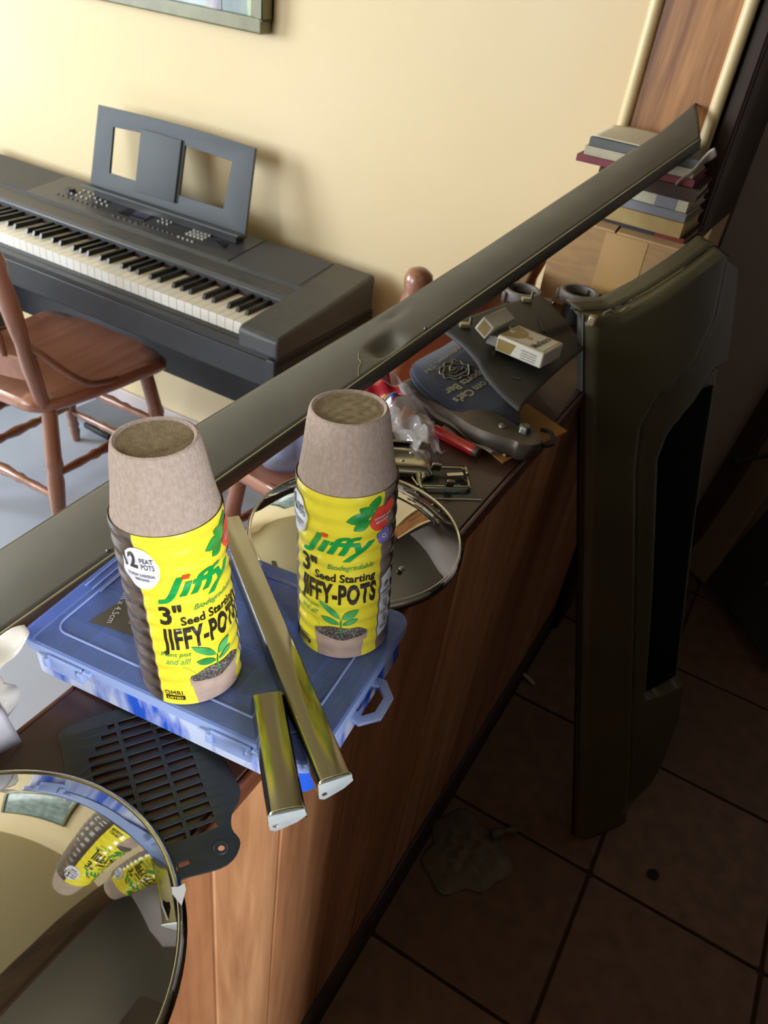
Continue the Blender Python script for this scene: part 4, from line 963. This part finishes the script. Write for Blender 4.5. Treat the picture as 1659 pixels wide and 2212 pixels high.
# navy can cooler folded flat, with its printing
KN = Vector((0.10, -0.06, 1)).normalized(); KP = Vector((-0.335, 0.905, TOPZ + 0.034))
t = thing('can_cooler', 'navy foam can cooler folded flat with cream printing upside down', 'can cooler', KP)
kol = [(-0.404, 0.878), (-0.412, 0.900), (-0.404, 0.960), (-0.392, 1.015), (-0.33, 1.00), (-0.285, 0.95), (-0.245, 0.893), (-0.246, 0.858), (-0.256, 0.840), (-0.31, 0.838), (-0.350, 0.846), (-0.383, 0.860)]
def kz(x, y): return KP.z - (KN.x * (x - KP.x) + KN.y * (y - KP.y)) / KN.z
for nm, dz, k in (('upper_flap', 0.0, 1.0), ('lower_flap', -0.0062, 1.02)):
    pl = smooth_poly(kol, 4); c_ = Vector((-0.33, 0.92)); n = len(pl); pts = [c_ + (Vector(p) - c_) * k for p in pl]
    vs = []
    for z_, s_ in ((-0.0052, 0.985), (-0.004, 1.0), (-0.0012, 1.0), (0.0, 0.985), (0.0006, 0.6)): vs += [(*(c_ + (p - c_) * s_), kz(*(c_ + (p - c_) * s_)) + dz + z_) for p in pts]
    fs = [(r * n + i, r * n + (i + 1) % n, (r + 1) * n + (i + 1) % n, (r + 1) * n + i) for r in range(4) for i in range(n)] + [tuple(range(n - 1, -1, -1)), tuple(range(4 * n, 5 * n))]
    o = MB().add(vs, fs).build(nm, M_navy, t, True, smooth=50)
    if dz == 0: kf = o
def ktext(body, h, p, d, m=M_navyp, **kw):
    vs, fs = text_shape(body, h, **kw); d = Vector(d).normalized(); u = Vector((-d.y, d.x))
    b = MB(); b.add([(*(Vector(p) + d * x + u * y), kz(*(Vector(p) + d * x + u * y)) + 0.0011) for x, y in vs], fs)
    b.xf(Matrix.Translation(-KP)); return b.build('lettering', m, kf)
kd = (-0.165, -0.986)     # the reading direction of the printing
ktext("Tom Cat's", 0.0125, (-0.3235, 0.897), kd, width=0.086, offset=0.03)
ktext("Sports Bar", 0.0125, (-0.3405, 0.909), kd, width=0.092, offset=0.03)
ktext("Millington, TN", 0.0075, (-0.389, 0.938), (-0.04, -0.999), width=0.104, offset=0.02)
def kline(pts, r=0.0009, closed=False):
    d_ = Vector(kd).normalized(); u_ = Vector((-d_.y, d_.x)); c_ = Vector((-0.360, 0.921))
    P_ = [c_ + d_ * x + u_ * y for x, y in pts]
    b = MB().tube([(*p, kz(*p) + 0.0011) for p in P_], r, 5, 0.5, closed=closed); b.xf(Matrix.Translation(-KP)); b.build('cat_emblem', M_navyp, kf)
kline([(0.026 * cos(g) * (1 + 0.10 * sin(9 * g)), 0.0175 * sin(g) * (1 + 0.12 * sin(7 * g + 1))) for g in [2 * pi * i / 60 for i in range(60)]], 0.0011, True)
kline([(-0.018, 0.008), (-0.012, 0.012), (0.0, 0.0115), (0.012, 0.010), (0.018, 0.003), (0.010, 0.002), (0.004, 0.005), (-0.004, 0.003), (-0.010, 0.005), (-0.017, 0.002)], 0.0009, True)
kline([(-0.006, -0.002), (0.0, -0.009), (0.007, -0.003), (0.001, -0.001)], 0.0018, True)
kline([(-0.022, -0.004), (-0.012, -0.013), (-0.004, -0.010), (0.004, -0.0145), (0.012, -0.010), (0.022, -0.005)], 0.0009)
kline([(-0.020, -0.010), (-0.024, -0.018), (-0.014, -0.016)], 0.0009); kline([(0.018, -0.010), (0.024, -0.016), (0.012, -0.0165)], 0.0009)

# sweet wrapper
t = thing('sweet_wrapper', 'crumpled clear and red sweet wrapper in front of the can cooler', 'wrapper', (-0.365, 0.80, TOPZ + 0.003))
def wrp(u, v):
    a_ = Vector((-0.424, 0.842, 0)).lerp(Vector((-0.303, 0.745, 0)), u); n_ = Vector((0.62, 0.78, 0)); wv = 0.030 + 0.012 * sin(3 * u + 1)
    z = 0.010 + 0.030 * sin(pi * min(v * 1.05, 1)) * (1.1 - 0.6 * u) + 0.005 * sin(13 * u + 6 * v) + 0.004 * sin(29 * u - 9 * v) + 0.003 * sin(21 * v + 4 * u)
    return a_ + n_ * (wv * (2 * v - 1)) + Vector((0, 0, TOPZ + max(z, 0.002)))
MB().grid(44, 22, wrp).build('clear_film', M_clear, t, True, smooth=40, solid=0.0003)
MB().grid(16, 16, lambda u, v: wrp(0.02 + 0.40 * u, 0.02 + 0.50 * v) + Vector((0, 0, 0.0012))).build('red_print', M_wrapred, t, True, smooth=40)
MB().grid(6, 8, lambda u, v: wrp(0.27 + 0.14 * u, 0.06 + 0.32 * v) + Vector((0, 0, 0.0020))).build('blue_print', M_wrapblue, t, True, smooth=40)
vs, fs = text_shape('ZL', 0.016, width=0.020, offset=0.04, cut=0.003)
MB().add([wrp(0.335 - y * 6.0, 0.22 - x * 9.0) + Vector((0, 0, 0.0031)) for x, y in vs], fs).build('lettering', M_wrapyel, t, True)
MB().grid(10, 3, lambda u, v: wrp(0.30 + 0.25 * u, 0.02 + 0.10 * v) + Vector((0, 0, 0.002))).build('white_strip', M_lwhite, t, True, smooth=40)

# ------------------------------------------------------------------ three lamp sockets
def socket(label, loc, rz, s=1.0):
    t = local_thing('lamp_socket', label, 'lamp socket', loc, rz, 'grey plastic lamp sockets')
    hgt = loc[2]
    R_ = 0.027 * s
    MB().lathe([(R_, 0.0), (R_ * 1.06, 0.003), (R_ * 1.06, 0.015), (R_, 0.018), (R_ * 0.84, 0.018), (R_ * 0.80, 0.015), (R_ * 0.78, 0.0)], 32, Matrix.Translation((0, 0, 0.037))).build('ring', M_socket, t, smooth=40)
    MB().lathe([(0.0001, 0.0), (R_ * 0.66, 0.0), (R_ * 0.72, 0.036), (R_ * 0.9, 0.040), (R_ * 0.78, 0.042), (R_ * 0.5, 0.036), (0.0001, 0.034)], 28).build('body', M_rubber, t, smooth=40)
    for k in range(4):
        g = k * pi / 2 + 0.5; MB().box((R_ * 1.12 * cos(g), R_ * 1.12 * sin(g), 0.042), (0.007, 0.010, 0.018), (0, 0, g)).build('lug', M_socket, t, bevel=0.0015)
    for k in range(3): MB().box((R_ * 0.7 * cos(k * 2.1), R_ * 0.7 * sin(k * 2.1), 0.046), (0.002, 0.003, 0.014), (0, 0, k * 2.1)).build('contact', M_bolt, t)
    MB().box((R_ * 1.5, 0, 0.040), (0.014, 0.016, 0.008)).build('side_tab', M_socket, t, bevel=0.0015)
    return t
socket('grey lamp socket nearest the metal strip', (-0.390, 1.240, TOPZ + 0.006), 0.4, 1.12)
socket('grey lamp socket in the middle of the three', (-0.315, 1.325, TOPZ + 0.002), 1.2, 1.2)
socket('grey lamp socket half hidden behind the olive fender', (-0.240, 1.338, TOPZ + 0.002), 2.2, 0.95)

# ------------------------------------------------------------------ smoky plastic panel, propped on the sockets and the cooler
A0, A1, A2, A3 = Vector((-0.404, 0.962, 0.985)), Vector((-0.351, 1.212, 0.980)), Vector((-0.226, 1.080, 0.978)), Vector((-0.236, 0.850, 0.972))
t = thing('smoky_panel', 'dark smoky plastic cover panel with a cigarette pack on it', 'plastic panel', (A0 + A1 + A2 + A3) / 4)
def pan(u, v):
    e = A0.lerp(A1, v); f_ = A3.lerp(A2, v); p = e.lerp(f_, u)
    w_ = 0.004 * sin(2 * pi * u) * max(0, 1 - 3 * v) ; rim = 0.0
    step = 0.004 * (1 / (1 + math.exp(-(u - 0.52 - 0.15 * v) * 60)))
    dip = -0.008 * max(0, 1 - v * 16)
    return p + Vector((-0.1, 0.9, 0)).normalized() * w_ * 1.6 + Vector((0, 0, 0.004 * sin(pi * v) - step + dip + 0.002 * sin(pi * u)))
MB().grid(40, 30, pan).build('panel_sheet', M_smoke, t, True, smooth=60, solid=0.002)
for u, v in ((0.10, 0.12), (0.06, 0.80)):
    c_ = MB().box(pan(u, v) + Vector((0, 0, 0.004)), (0.016, 0.011, 0.006), (0, 0, 0.6)).build('spring_clip', M_brass, t, True, bevel=0.001)
    MB().lathe([(0.0001, 0.014), (0.0022, 0.013), (0.0030, 0.0), (0.0001, 0)], 10, Matrix.Translation(pan(u, v) + Vector((0.006, 0.004, 0.004)) - t.location)).build('clip_pin', M_bolt, c_, smooth=50)
MB().tube([pan(0.33 + 0.25 * k / 10, 0.78 - 0.10 * k / 10) + Vector((0, 0, 0.0018)) for k in range(11)], 0.0022, 6, 0.4).build('moulded_slot', M_rubber, t, True)
MB().box(pan(0.80, 0.16) + Vector((0, 0, 0.001)), (0.012, 0.006, 0.0012), (0, 0, 0.5)).build('moulded_slot', M_rubber, t, True)
for u, v in ((0.42, 0.22), (0.62, 0.40)):
    MB().tube([pan(u + 0.02 * k, v - 0.004 * k * k) + Vector((0, 0, 0.002)) for k in range(6)], 0.002, 6, 0.5).build('moulded_rib', M_smoke, t, True, smooth=60)

# ------------------------------------------------------------------ cigarette pack with its lid flipped open
PX = Vector((0.985, -0.15, 0)).normalized()      # pack's length, from the lid down to its foot
PY = Vector((-PX.y, PX.x, 0))                   # across the pack
PO = Vector((-0.318, 0.970, 0.9870))
t = thing('cigarette_pack', 'open white and gold cigarette pack lying on the smoky panel', 'cigarette pack', PO, Matrix((PX, PY, Vector((0, 0, 1)))).transposed())
Lp, Wp, Tp = 0.072, 0.056, 0.022
bd = MB().box((Lp / 2 + 0.006, 0, Tp / 2), (Lp, Wp, Tp)).build('pack_body', M_pkwhite, t, bevel=0.0022)
MB().hexa([Vector(p) for p in ((-0.012, -0.024, 0.002), (0.012, -0.024, 0.002), (0.012, 0.024, 0.002), (-0.012, 0.024, 0.002), (-0.010, -0.023, 0.016), (0.012, -0.023, 0.017), (0.012, 0.023, 0.017), (-0.010, 0.023, 0.016))]).build('inner_frame', M_pkfoil, t, bevel=0.001)
ld = MB().box((-0.0165, 0, 0.0235), (0.024, Wp, Tp), (0, radians(-62), 0)).build('flip_lid', M_pkwhite, t, bevel=0.0018)
LT = Matrix.Translation((-0.0165, 0, 0.0235)) @ Matrix.Rotation(radians(-62), 4, 'Y')
MB().box((0, 0, Tp / 2 + 0.0002), (0.014, 0.030, 0.0005)).xf(LT).build('gold_patch', M_pkgold, ld)
MB().box((0, 0.002, Tp / 2 + 0.0006), (0.003, 0.019, 0.0005)).xf(LT).build('white_bar', M_pkwhite, ld)
MB().box((0.0, -Wp / 2 - 0.0002, 0), (0.017, 0.0005, 0.015)).xf(LT).build('gold_patch', M_pkgold, ld)
def on_top(poly, name, m, h=0.0004, par=None): return MB().prism(poly, Tp, Tp + h).build(name, m, par or bd)
on_top([(0.0085, 0.024), (0.0085, 0.004), (0.030, 0.014)], 'gold_chevron', M_pkgold)
on_top([(0.0085, -0.024), (0.0085, -0.004), (0.030, -0.014)], 'gold_chevron', M_pkgold)
on_top([(0.0085, -0.024), (0.030, -0.014), (0.036, -0.004), (0.036, 0.004), (0.030, 0.014), (0.0085, 0.024), (0.016, 0.006), (0.016, -0.006)], 'gold_chevron', M_pkgold, 0.0003)
MB().lathe([(0.0001, Tp + 0.0008), (0.0045, Tp + 0.0008), (0.0045, Tp)], 16, Matrix.Translation((0.040, 0, 0))).build('crest', mat('crest_tan', 'B09A62', 0.4), bd)
flat_text('Marlboro', 0.0105, (0.062, 0, Tp + 0.0002), (0, 1, 0), (-1, 0, 0), M_ink, bd, width=0.042, offset=0.03)
for y in (-0.0235, 0.0235): MB().box((Lp / 2 + 0.010, y, Tp + 0.0003), (0.062, 0.0006, 0.0004)).build('gold_line', M_pkgold, bd)
MB().box((0.0735, 0, Tp + 0.0003), (0.0006, 0.047, 0.0004)).build('gold_line', M_pkgold, bd)
MB().prism([(0.008, 0.002), (0.030, 0.002), (0.036, 0.018), (0.008, 0.018)], 0, 0.0005).xf(Matrix(((1, 0, 0, 0), (0, 0, -1, -Wp / 2 + 0.0001), (0, 1, 0, 0), (0, 0, 0, 1)))).build('gold_side', M_pkgold, bd)
for k, s_ in enumerate(('SURGEON GENERAL', 'WARNING: CIGARETTE', 'SMOKE CONTAINS', 'CARBON MONOXIDE')):
    flat_text(s_, 0.0018, (0.057, -Wp / 2 - 0.0001, 0.0145 - 0.0035 * k), (1, 0, 0), (0, 0, 1), M_ink, bd, width=0.024 - 0.002 * (k % 2))

# ------------------------------------------------------------------ cardboard box of books
BXO = Vector((-0.285, 1.463, TOPZ)); brz = radians(-2)
t = local_thing('cardboard_box', 'open cardboard box with brown tape at the end of the counter', 'cardboard box', BXO, brz)
W_, D_, H_ = 0.235, 0.15, 0.148
for nm, c_, d_ in (('front_panel', (0, -D_ / 2, H_ / 2), (W_, 0.004, H_)), ('back_panel', (0, D_ / 2, H_ / 2), (W_, 0.004, H_)), ('side_panel', (-W_ / 2, 0, H_ / 2), (0.004, D_ - 0.005, H_)), ('side_panel', (W_ / 2, 0, H_ / 2), (0.004, D_ - 0.005, H_)), ('bottom_panel', (0, 0, 0.003), (W_ - 0.005, D_ - 0.005, 0.004))):
    MB().box(c_, d_).build(nm, M_card, t)
for x0, x1, a_ in ((-0.115, -0.012, 0.30), (-0.008, 0.115, 0.22)):
    MB().hexa([Vector(p) for p in ((x0, -D_ / 2 - 0.002, H_), (x1, -D_ / 2 - 0.002, H_), (x1, -D_ / 2 + 0.020, H_ + a_ * 0.02), (x0, -D_ / 2 + 0.020, H_ + a_ * 0.02), (x0, -D_ / 2 - 0.002, H_ + 0.003), (x1, -D_ / 2 - 0.002, H_ + 0.003), (x1, -D_ / 2 + 0.020, H_ + 0.003 + a_ * 0.02), (x0, -D_ / 2 + 0.020, H_ + 0.003 + a_ * 0.02))]).build('folded_flap', M_cardin, t)
MB().box((0.012, -D_ / 2 - 0.0024, H_ / 2 + 0.018), (0.075, 0.0008, H_ - 0.040)).build('packing_tape', M_tape, t)
MB().hexa([Vector(p) for p in ((W_ / 2, -D_ / 2, 0.02), (W_ / 2 + 0.018, -D_ / 2 + 0.01, 0.03), (W_ / 2 + 0.018, D_ / 2, 0.03), (W_ / 2, D_ / 2, 0.02), (W_ / 2, -D_ / 2, H_ + 0.004), (W_ / 2 + 0.020, -D_ / 2 + 0.01, H_ + 0.045), (W_ / 2 + 0.020, D_ / 2, H_ + 0.045), (W_ / 2, D_ / 2, H_ + 0.004))]).build('side_flap', M_cardin, t)
def book(label, m, x0, x1, z0, th, y0, dp, rz=0.0, spine_patch=None, tilt=0.0):
    W2 = x1 - x0; t = local_thing('book', label, 'book', ((x0 + x1) / 2, y0 + dp / 2, z0), rz, 'books stacked in the cardboard box', 0.0, tilt)
    for z in (0.0012, th - 0.0012): MB().box((0, 0, z), (W2, dp, 0.0024)).build('cover', m, t)
    MB().box((0, -dp / 2 + 0.0012, th / 2), (W2, 0.0024, th - 0.005)).build('spine', m, t)
    MB().box((0, 0.002, th / 2), (W2 - 0.008, dp - 0.008, th - 0.005)).build('pages', M_pages, t)
    if spine_patch:
        a_, b_, pm_ = spine_patch; MB().box(((a_ + b_) / 2 - (x0 + x1) / 2, -dp / 2 - 0.0002, th / 2), (b_ - a_, 0.0006, th)).build('spine_label', pm_, t)
    return t
z = TOPZ + H_ - 0.004
book('black book with a red spine end, lowest in the stack', BOOKM['black'], -0.345, -0.185, z, 0.019, 1.405, 0.13, -0.03, (-0.235, -0.185, BOOKM['red'])); z += 0.0195
book('thick tan book above the black one', BOOKM['tan'], -0.345, -0.192, z, 0.024, 1.398, 0.135, -0.04); z += 0.0245
book('grey book above the tan one', BOOKM['grey'], -0.36, -0.195, z, 0.014, 1.402, 0.13, -0.02); z += 0.0145
book('cream book with a grey title block, mid stack', BOOKM['cream'], -0.345, -0.196, z, 0.017, 1.406, 0.13, -0.05, (-0.25, -0.215, BOOKM['grey'])); z += 0.0175
book('dark brown book beneath the maroon one', BOOKM['brown'], -0.36, -0.192, z, 0.020, 1.404, 0.13, 0.02); z += 0.0205
book('maroon book jutting left under the pale one', BOOKM['maroon'], -0.405, -0.205, z, 0.011, 1.408, 0.125, 0.03); z += 0.0115
book('pale cream book second from the top', BOOKM['cream'], -0.395, -0.21, z, 0.014, 1.412, 0.12, 0.02); z += 0.0145
book('slate grey book on top of the stack', BOOKM['slate'], -0.392, -0.21, z, 0.013, 1.416, 0.12, 0.03); z += 0.0135
BZ = z
def sheetp(u, v):
    return Vector((-0.39 + 0.15 * u, 1.42 + 0.11 * v, BZ + 0.001 + 0.012 * u * v * v + 0.006 * sin(3.0 * u + 1) * v))
tag(MB().grid(14, 10, sheetp).build('paper_sheet', M_paper, smooth=60, solid=0.0006), 'curled white paper lying on the top book under the strip', 'paper')
def bagp(u, v):
    return Vector((-0.235 + 0.045 * u + 0.006 * sin(5 * v), 1.405 + 0.05 * v * (1 - u * 0.3), BZ - 0.062 + 0.085 * u ** 0.7 * (1 - 0.25 * v) + 0.004 * sin(9 * u + 5 * v)))
tag(MB().grid(12, 10, bagp).build('plastic_wrap', mat('pale_film', 'CFC9BE', 0.3, alpha=0.85, bump=0.4, bscale=40), smooth=60, solid=0.0005), 'pale crumpled plastic film hanging over the right end of the books', 'plastic film')

# ------------------------------------------------------------------ olive car fender leaning on the counter
FB = Vector((0.06, 1.019, 0.006)); E1 = Vector((-0.278, 0.052, 0.959)).normalized(); E2 = Vector((0.512, 0.853, 0.103)); E2 = (E2 - E1 * E2.dot(E1)).normalized(); E3 = E1.cross(E2)
if E3.x < 0: E3 = -E3
t = thing('car_fender', 'tall dark olive green car fender panel leaning against the counter', 'fender', FB)
RT = [(0.0, 0.11), (0.02, 0.20), (0.09, 0.250), (0.32, 0.254), (0.58, 0.263), (0.76, 0.277), (0.95, 0.302), (1.09, 0.308)]
def interp(tab, x):
    for (a_, wa), (b_, wb) in zip(tab, tab[1:]):
        if x <= b_: return wa + (wb - wa) * (x - a_) / (b_ - a_)
    return tab[-1][1]
TP = [(0.0, 1.062), (0.055, 1.056), (0.115, 1.072), (0.19, 1.097), (0.25, 1.118), (0.31, 1.085)]
BT = [(0.0, 0.0), (0.05, -0.006), (0.10, -0.004), (0.187, 0.017), (0.26, 0.10)]
CR = [(0.0, 0.118), (0.16, 0.116), (0.54, 0.103), (0.80, 0.094), (0.87, 0.100), (0.91, 0.127), (0.95, 0.205), (1.01, 0.247), (1.2, 0.29)]
IN = [(0.0, 0.40), (0.27, 0.40), (0.30, 0.152), (0.52, 0.153), (0.80, 0.147), (0.84, 0.165), (0.89, 0.235), (0.92, 0.262), (0.94, 0.40), (1.2, 0.40)]
def bulge(s, q): return 0.018 * sin(pi * min(s / 0.34, 1)) + 0.006 * sin(pi * q / 1.1)
def fen(u, v, back=0.0):
    q = -0.03 + 1.15 * v; smax = interp(RT, max(q, 0)); s = smax * u
    lo = interp(BT, s); hi = interp(TP, s); q = lo + (hi - lo) * v
    c_ = interp(CR, q); i_ = interp(IN, q)
    d_ = bulge(s, q)
    d_ -= 0.011 / (1 + math.exp(-(s - c_) * 260))
    d_ -= 0.006 * math.exp(-((s - c_) / 0.004) ** 2)
    d_ -= 0.016 / (1 + math.exp(-(s - i_) * 400))
    if s < 0.012: d_ -= 0.012 * (1 - s / 0.012)
    if q > hi - 0.012: d_ -= 0.02 * (1 - (hi - q) / 0.012)
    return FB + E2 * s + E1 * q + E3 * d_
MB().grid(72, 150, fen).build('fender_skin', M_fender, t, True, smooth=50, solid=0.0014)
def topfl(u, v):
    s = 0.308 * u; q = interp(TP, s); return FB + E2 * s + E1 * (q + 0.002) + E3 * (bulge(s, q) - 0.02 - 0.030 * v) + E1 * (0.012 * v)
MB().grid(40, 3, topfl).build('top_flange', M_fender, t, True, smooth=50, solid=0.0014)
def leftfl(u, v):
    q = 1.06 * u; return FB + E1 * q + E3 * (bulge(0, q) - 0.010 - 0.012 * v) + E2 * (-0.002 * v)
MB().grid(40, 2, leftfl).build('side_flange', M_rubber, t, True, smooth=50, solid=0.0014)
MB().tube([FB + E1 * (1.06 * k / 30) + E3 * (bulge(0, 0) - 0.011) for k in range(31)], 0.0022, 6).build('side_bead', M_fender, t, True, smooth=60)
def shade_sheet(u, v):
    q = 0.305 + 0.585 * v; s0 = interp(IN, q) + 0.006; s_ = s0 + (interp(RT, q) - 0.012 - s0) * u
    return FB + E2 * s_ + E1 * q + E3 * (bulge(s_, q) - 0.011 - 0.0125)
MB().grid(10, 30, shade_sheet).build('wheel_arch_shade', M_fenderb, t, True, smooth=50, solid=0.001)  # black sheet that paints the opening's inner shade
MB().box(FB + E2 * 0.004 + E1 * 1.052 + E3 * 0.004, (0.012, 0.012, 0.016)).build('corner_bolt', M_brass, t, True, bevel=0.003)
MB().tube([FB + E2 * (0.02 + 0.05 * k / 8) + E1 * (1.058 + 0.003 * sin(k)) + E3 * 0.008 for k in range(9)], 0.002, 5).build('weld_seam', M_stripe, t, True)
MB().grid(4, 10, lambda u, v: FB + E2 * (0.245 + 0.07 * v) + E1 * (1.118 - 0.045 * v - 0.03 * u) + E3 * (-0.03 - 0.03 * u)).build('torn_edge', M_fender, t, True, solid=0.002)

# ------------------------------------------------------------------ things stacked against the kitchen's back wall, in the dark
def leaner(name, label, cat, p0, p1, w_, th, m, group, edge=None):
    p0 = Vector(p0); p1 = Vector(p1); t = thing(name, label, cat, p0); d = (p1 - p0).normalized(); sx = Vector((d.y, -d.x, 0)).normalized() if abs(d.x) + abs(d.y) > 0.05 else Vector((1, 0, 0)); n_ = d.cross(sx)
    vs = [p + sx * (a_ * w_ / 2) + n_ * (b_ * th / 2) for p in (p0, p1) for a_, b_ in ((-1, -1), (1, -1), (1, 1), (-1, 1))]
    MB().add(vs, [(0, 3, 2, 1), (4, 5, 6, 7), (0, 1, 5, 4), (1, 2, 6, 5), (2, 3, 7, 6), (3, 0, 4, 7)]).build('board', m, t, True, bevel=0.004)
    if edge:
        MB().tube([p0 + sx * w_ / 2 + n_ * th / 2, p1 + sx * w_ / 2 + n_ * th / 2], 0.008, 8).build('edge_rail', edge, t, True, smooth=60)
        MB().tube([p0 - sx * w_ / 2 + n_ * th / 2, p1 - sx * w_ / 2 + n_ * th / 2], 0.008, 8).build('edge_rail', edge, t, True, smooth=60)
    return t
M_dkblue = mat('dark_slate_board', '3C3D42', 0.5); M_dkbrown = mat('dark_brown_board', '5A4438', 0.5); M_tanb = mat('tan_board', '9C8D78', 0.6); M_rail = mat('dull_rail', '9A928C', 0.4, metal=0.3)
leaner('leaning_board', 'tan board leaning on the grey wall behind the fender', 'board', (0.075, 2.05, 0.01), (0.20, 2.21, 0.86), 0.10, 0.018, M_tanb, None)
leaner('leaning_board', 'dark brown curved board left of the tan board', 'board', (0.02, 2.10, 0.01), (0.115, 2.225, 0.93), 0.07, 0.02, M_dkbrown, None)
leaner('folding_chair', 'dark folded chair leaning right of the tan board', 'folding chair', (0.17, 1.98, 0.02), (0.36, 2.19, 0.82), 0.13, 0.03, M_dkblue, None, M_rail)
leaner('folded_table', 'dark slate folded table leaning lowest at the right frame edge', 'folded table', (0.26, 1.86, 0.02), (0.62, 2.15, 0.62), 0.22, 0.03, M_dkblue, None, M_rail)
t = thing('wall_hook_rod', 'thin black rod sticking out above the folded chair', 'rod', (0.05, 1.92, 0.46))
MB().tube([(0.045, 1.93, 0.46), (0.13, 1.97, 0.50), (0.24, 2.03, 0.56)], 0.006, 8).build('rod', M_rubber, t, True, smooth=60); MB().ball((0.045, 1.93, 0.46), 0.011, 10, 7).build('rod_tip', M_rubber, t, True, smooth=60)

# ------------------------------------------------------------------ litter on the kitchen floor
t = thing('floor_bag', 'crumpled grey plastic bag on the tiles by the counter base', 'bag', (-0.125, 0.862, 0.0))
def fb(u, v):
    g = 2 * pi * v; r = u * (0.082 + 0.010 * sin(3 * g + 1) + 0.006 * sin(7 * g))
    return Vector((r * cos(g), r * 1.05 * sin(g), 0.003 + 0.012 * (1 - u * u) + 0.0022 * sin(17 * u * cos(g) + 3) * (1 - u) + 0.0022 * sin(23 * u * sin(g) + 8 * u * cos(g)) * (1.05 - u)))
MB().grid(18, 48, fb).build('bag_film', mat('grey_film', '7F745E', 0.45, c2='6C6250', scale=60, alpha=0.7, bump=0.8, bscale=70), t, smooth=40, solid=0.0004)
MB().tube([(0.03, 0.06, 0.01), (0.05, 0.085, 0.014), (0.065, 0.10, 0.008)], [0.012, 0.006, 0.010], 8).build('bag_neck', MATS['grey_film'], t, smooth=50)
tag(MB().tube([(-0.203, 1.366, 0.006), (-0.171, 1.353, 0.006)], 0.0042, 10).build('cigarette_butt', M_paper, smooth=60), 'small white stick lying on the dark tiles near the counter base', 'stick')
tag(MB().prism(smooth_poly([(0.0, 0.010), (0.011, 0.004), (0.009, -0.009), (-0.006, -0.010), (-0.011, 0.001)], 3), 0, 0.004).xf(Matrix.Translation((0.209, 1.038, 0.0002))).build('dark_crumb', mat('crumb', '150C08', 0.8)), 'small dark crumb on the tile right of the fender foot', 'crumb')


# ------------------------------------------------------------------ fridge-shaped blocker, added out of frame to keep window light off the kitchen
t = thing('light_blocker', 'added brown fridge-shaped light blocker out of view to the right', 'light_blocker', (0.80, 0.36, 0))
M_blocker2 = mat('blocker_brown', '3E332A', 0.4)
MB().bb(-0.29, 0.66, -0.40, 0.40, 0.03, 1.74).build('cabinet', M_blocker2, t, bevel=0.01)
for z0, z1 in ((0.06, 1.12), (1.14, 1.72)):
    d_ = MB().bb(-0.335, -0.293, -0.395, 0.395, z0, z1).build('door', M_blocker2, t, bevel=0.01)
    MB().bb(-0.36, -0.34, -0.37, -0.34, z0 + 0.1 if z0 > 1 else z1 - 0.4, z0 + 0.4 if z0 > 1 else z1 - 0.05).build('handle', M_bolt, d_, bevel=0.005)
for sx in (-0.25, 0.62):
    for sy in (-0.36, 0.36): MB().lathe([(0.0001, 0), (0.02, 0), (0.016, 0.03), (0.0001, 0.03)], 12, Matrix.Translation((sx, sy, 0))).build('foot', M_rubber, t)
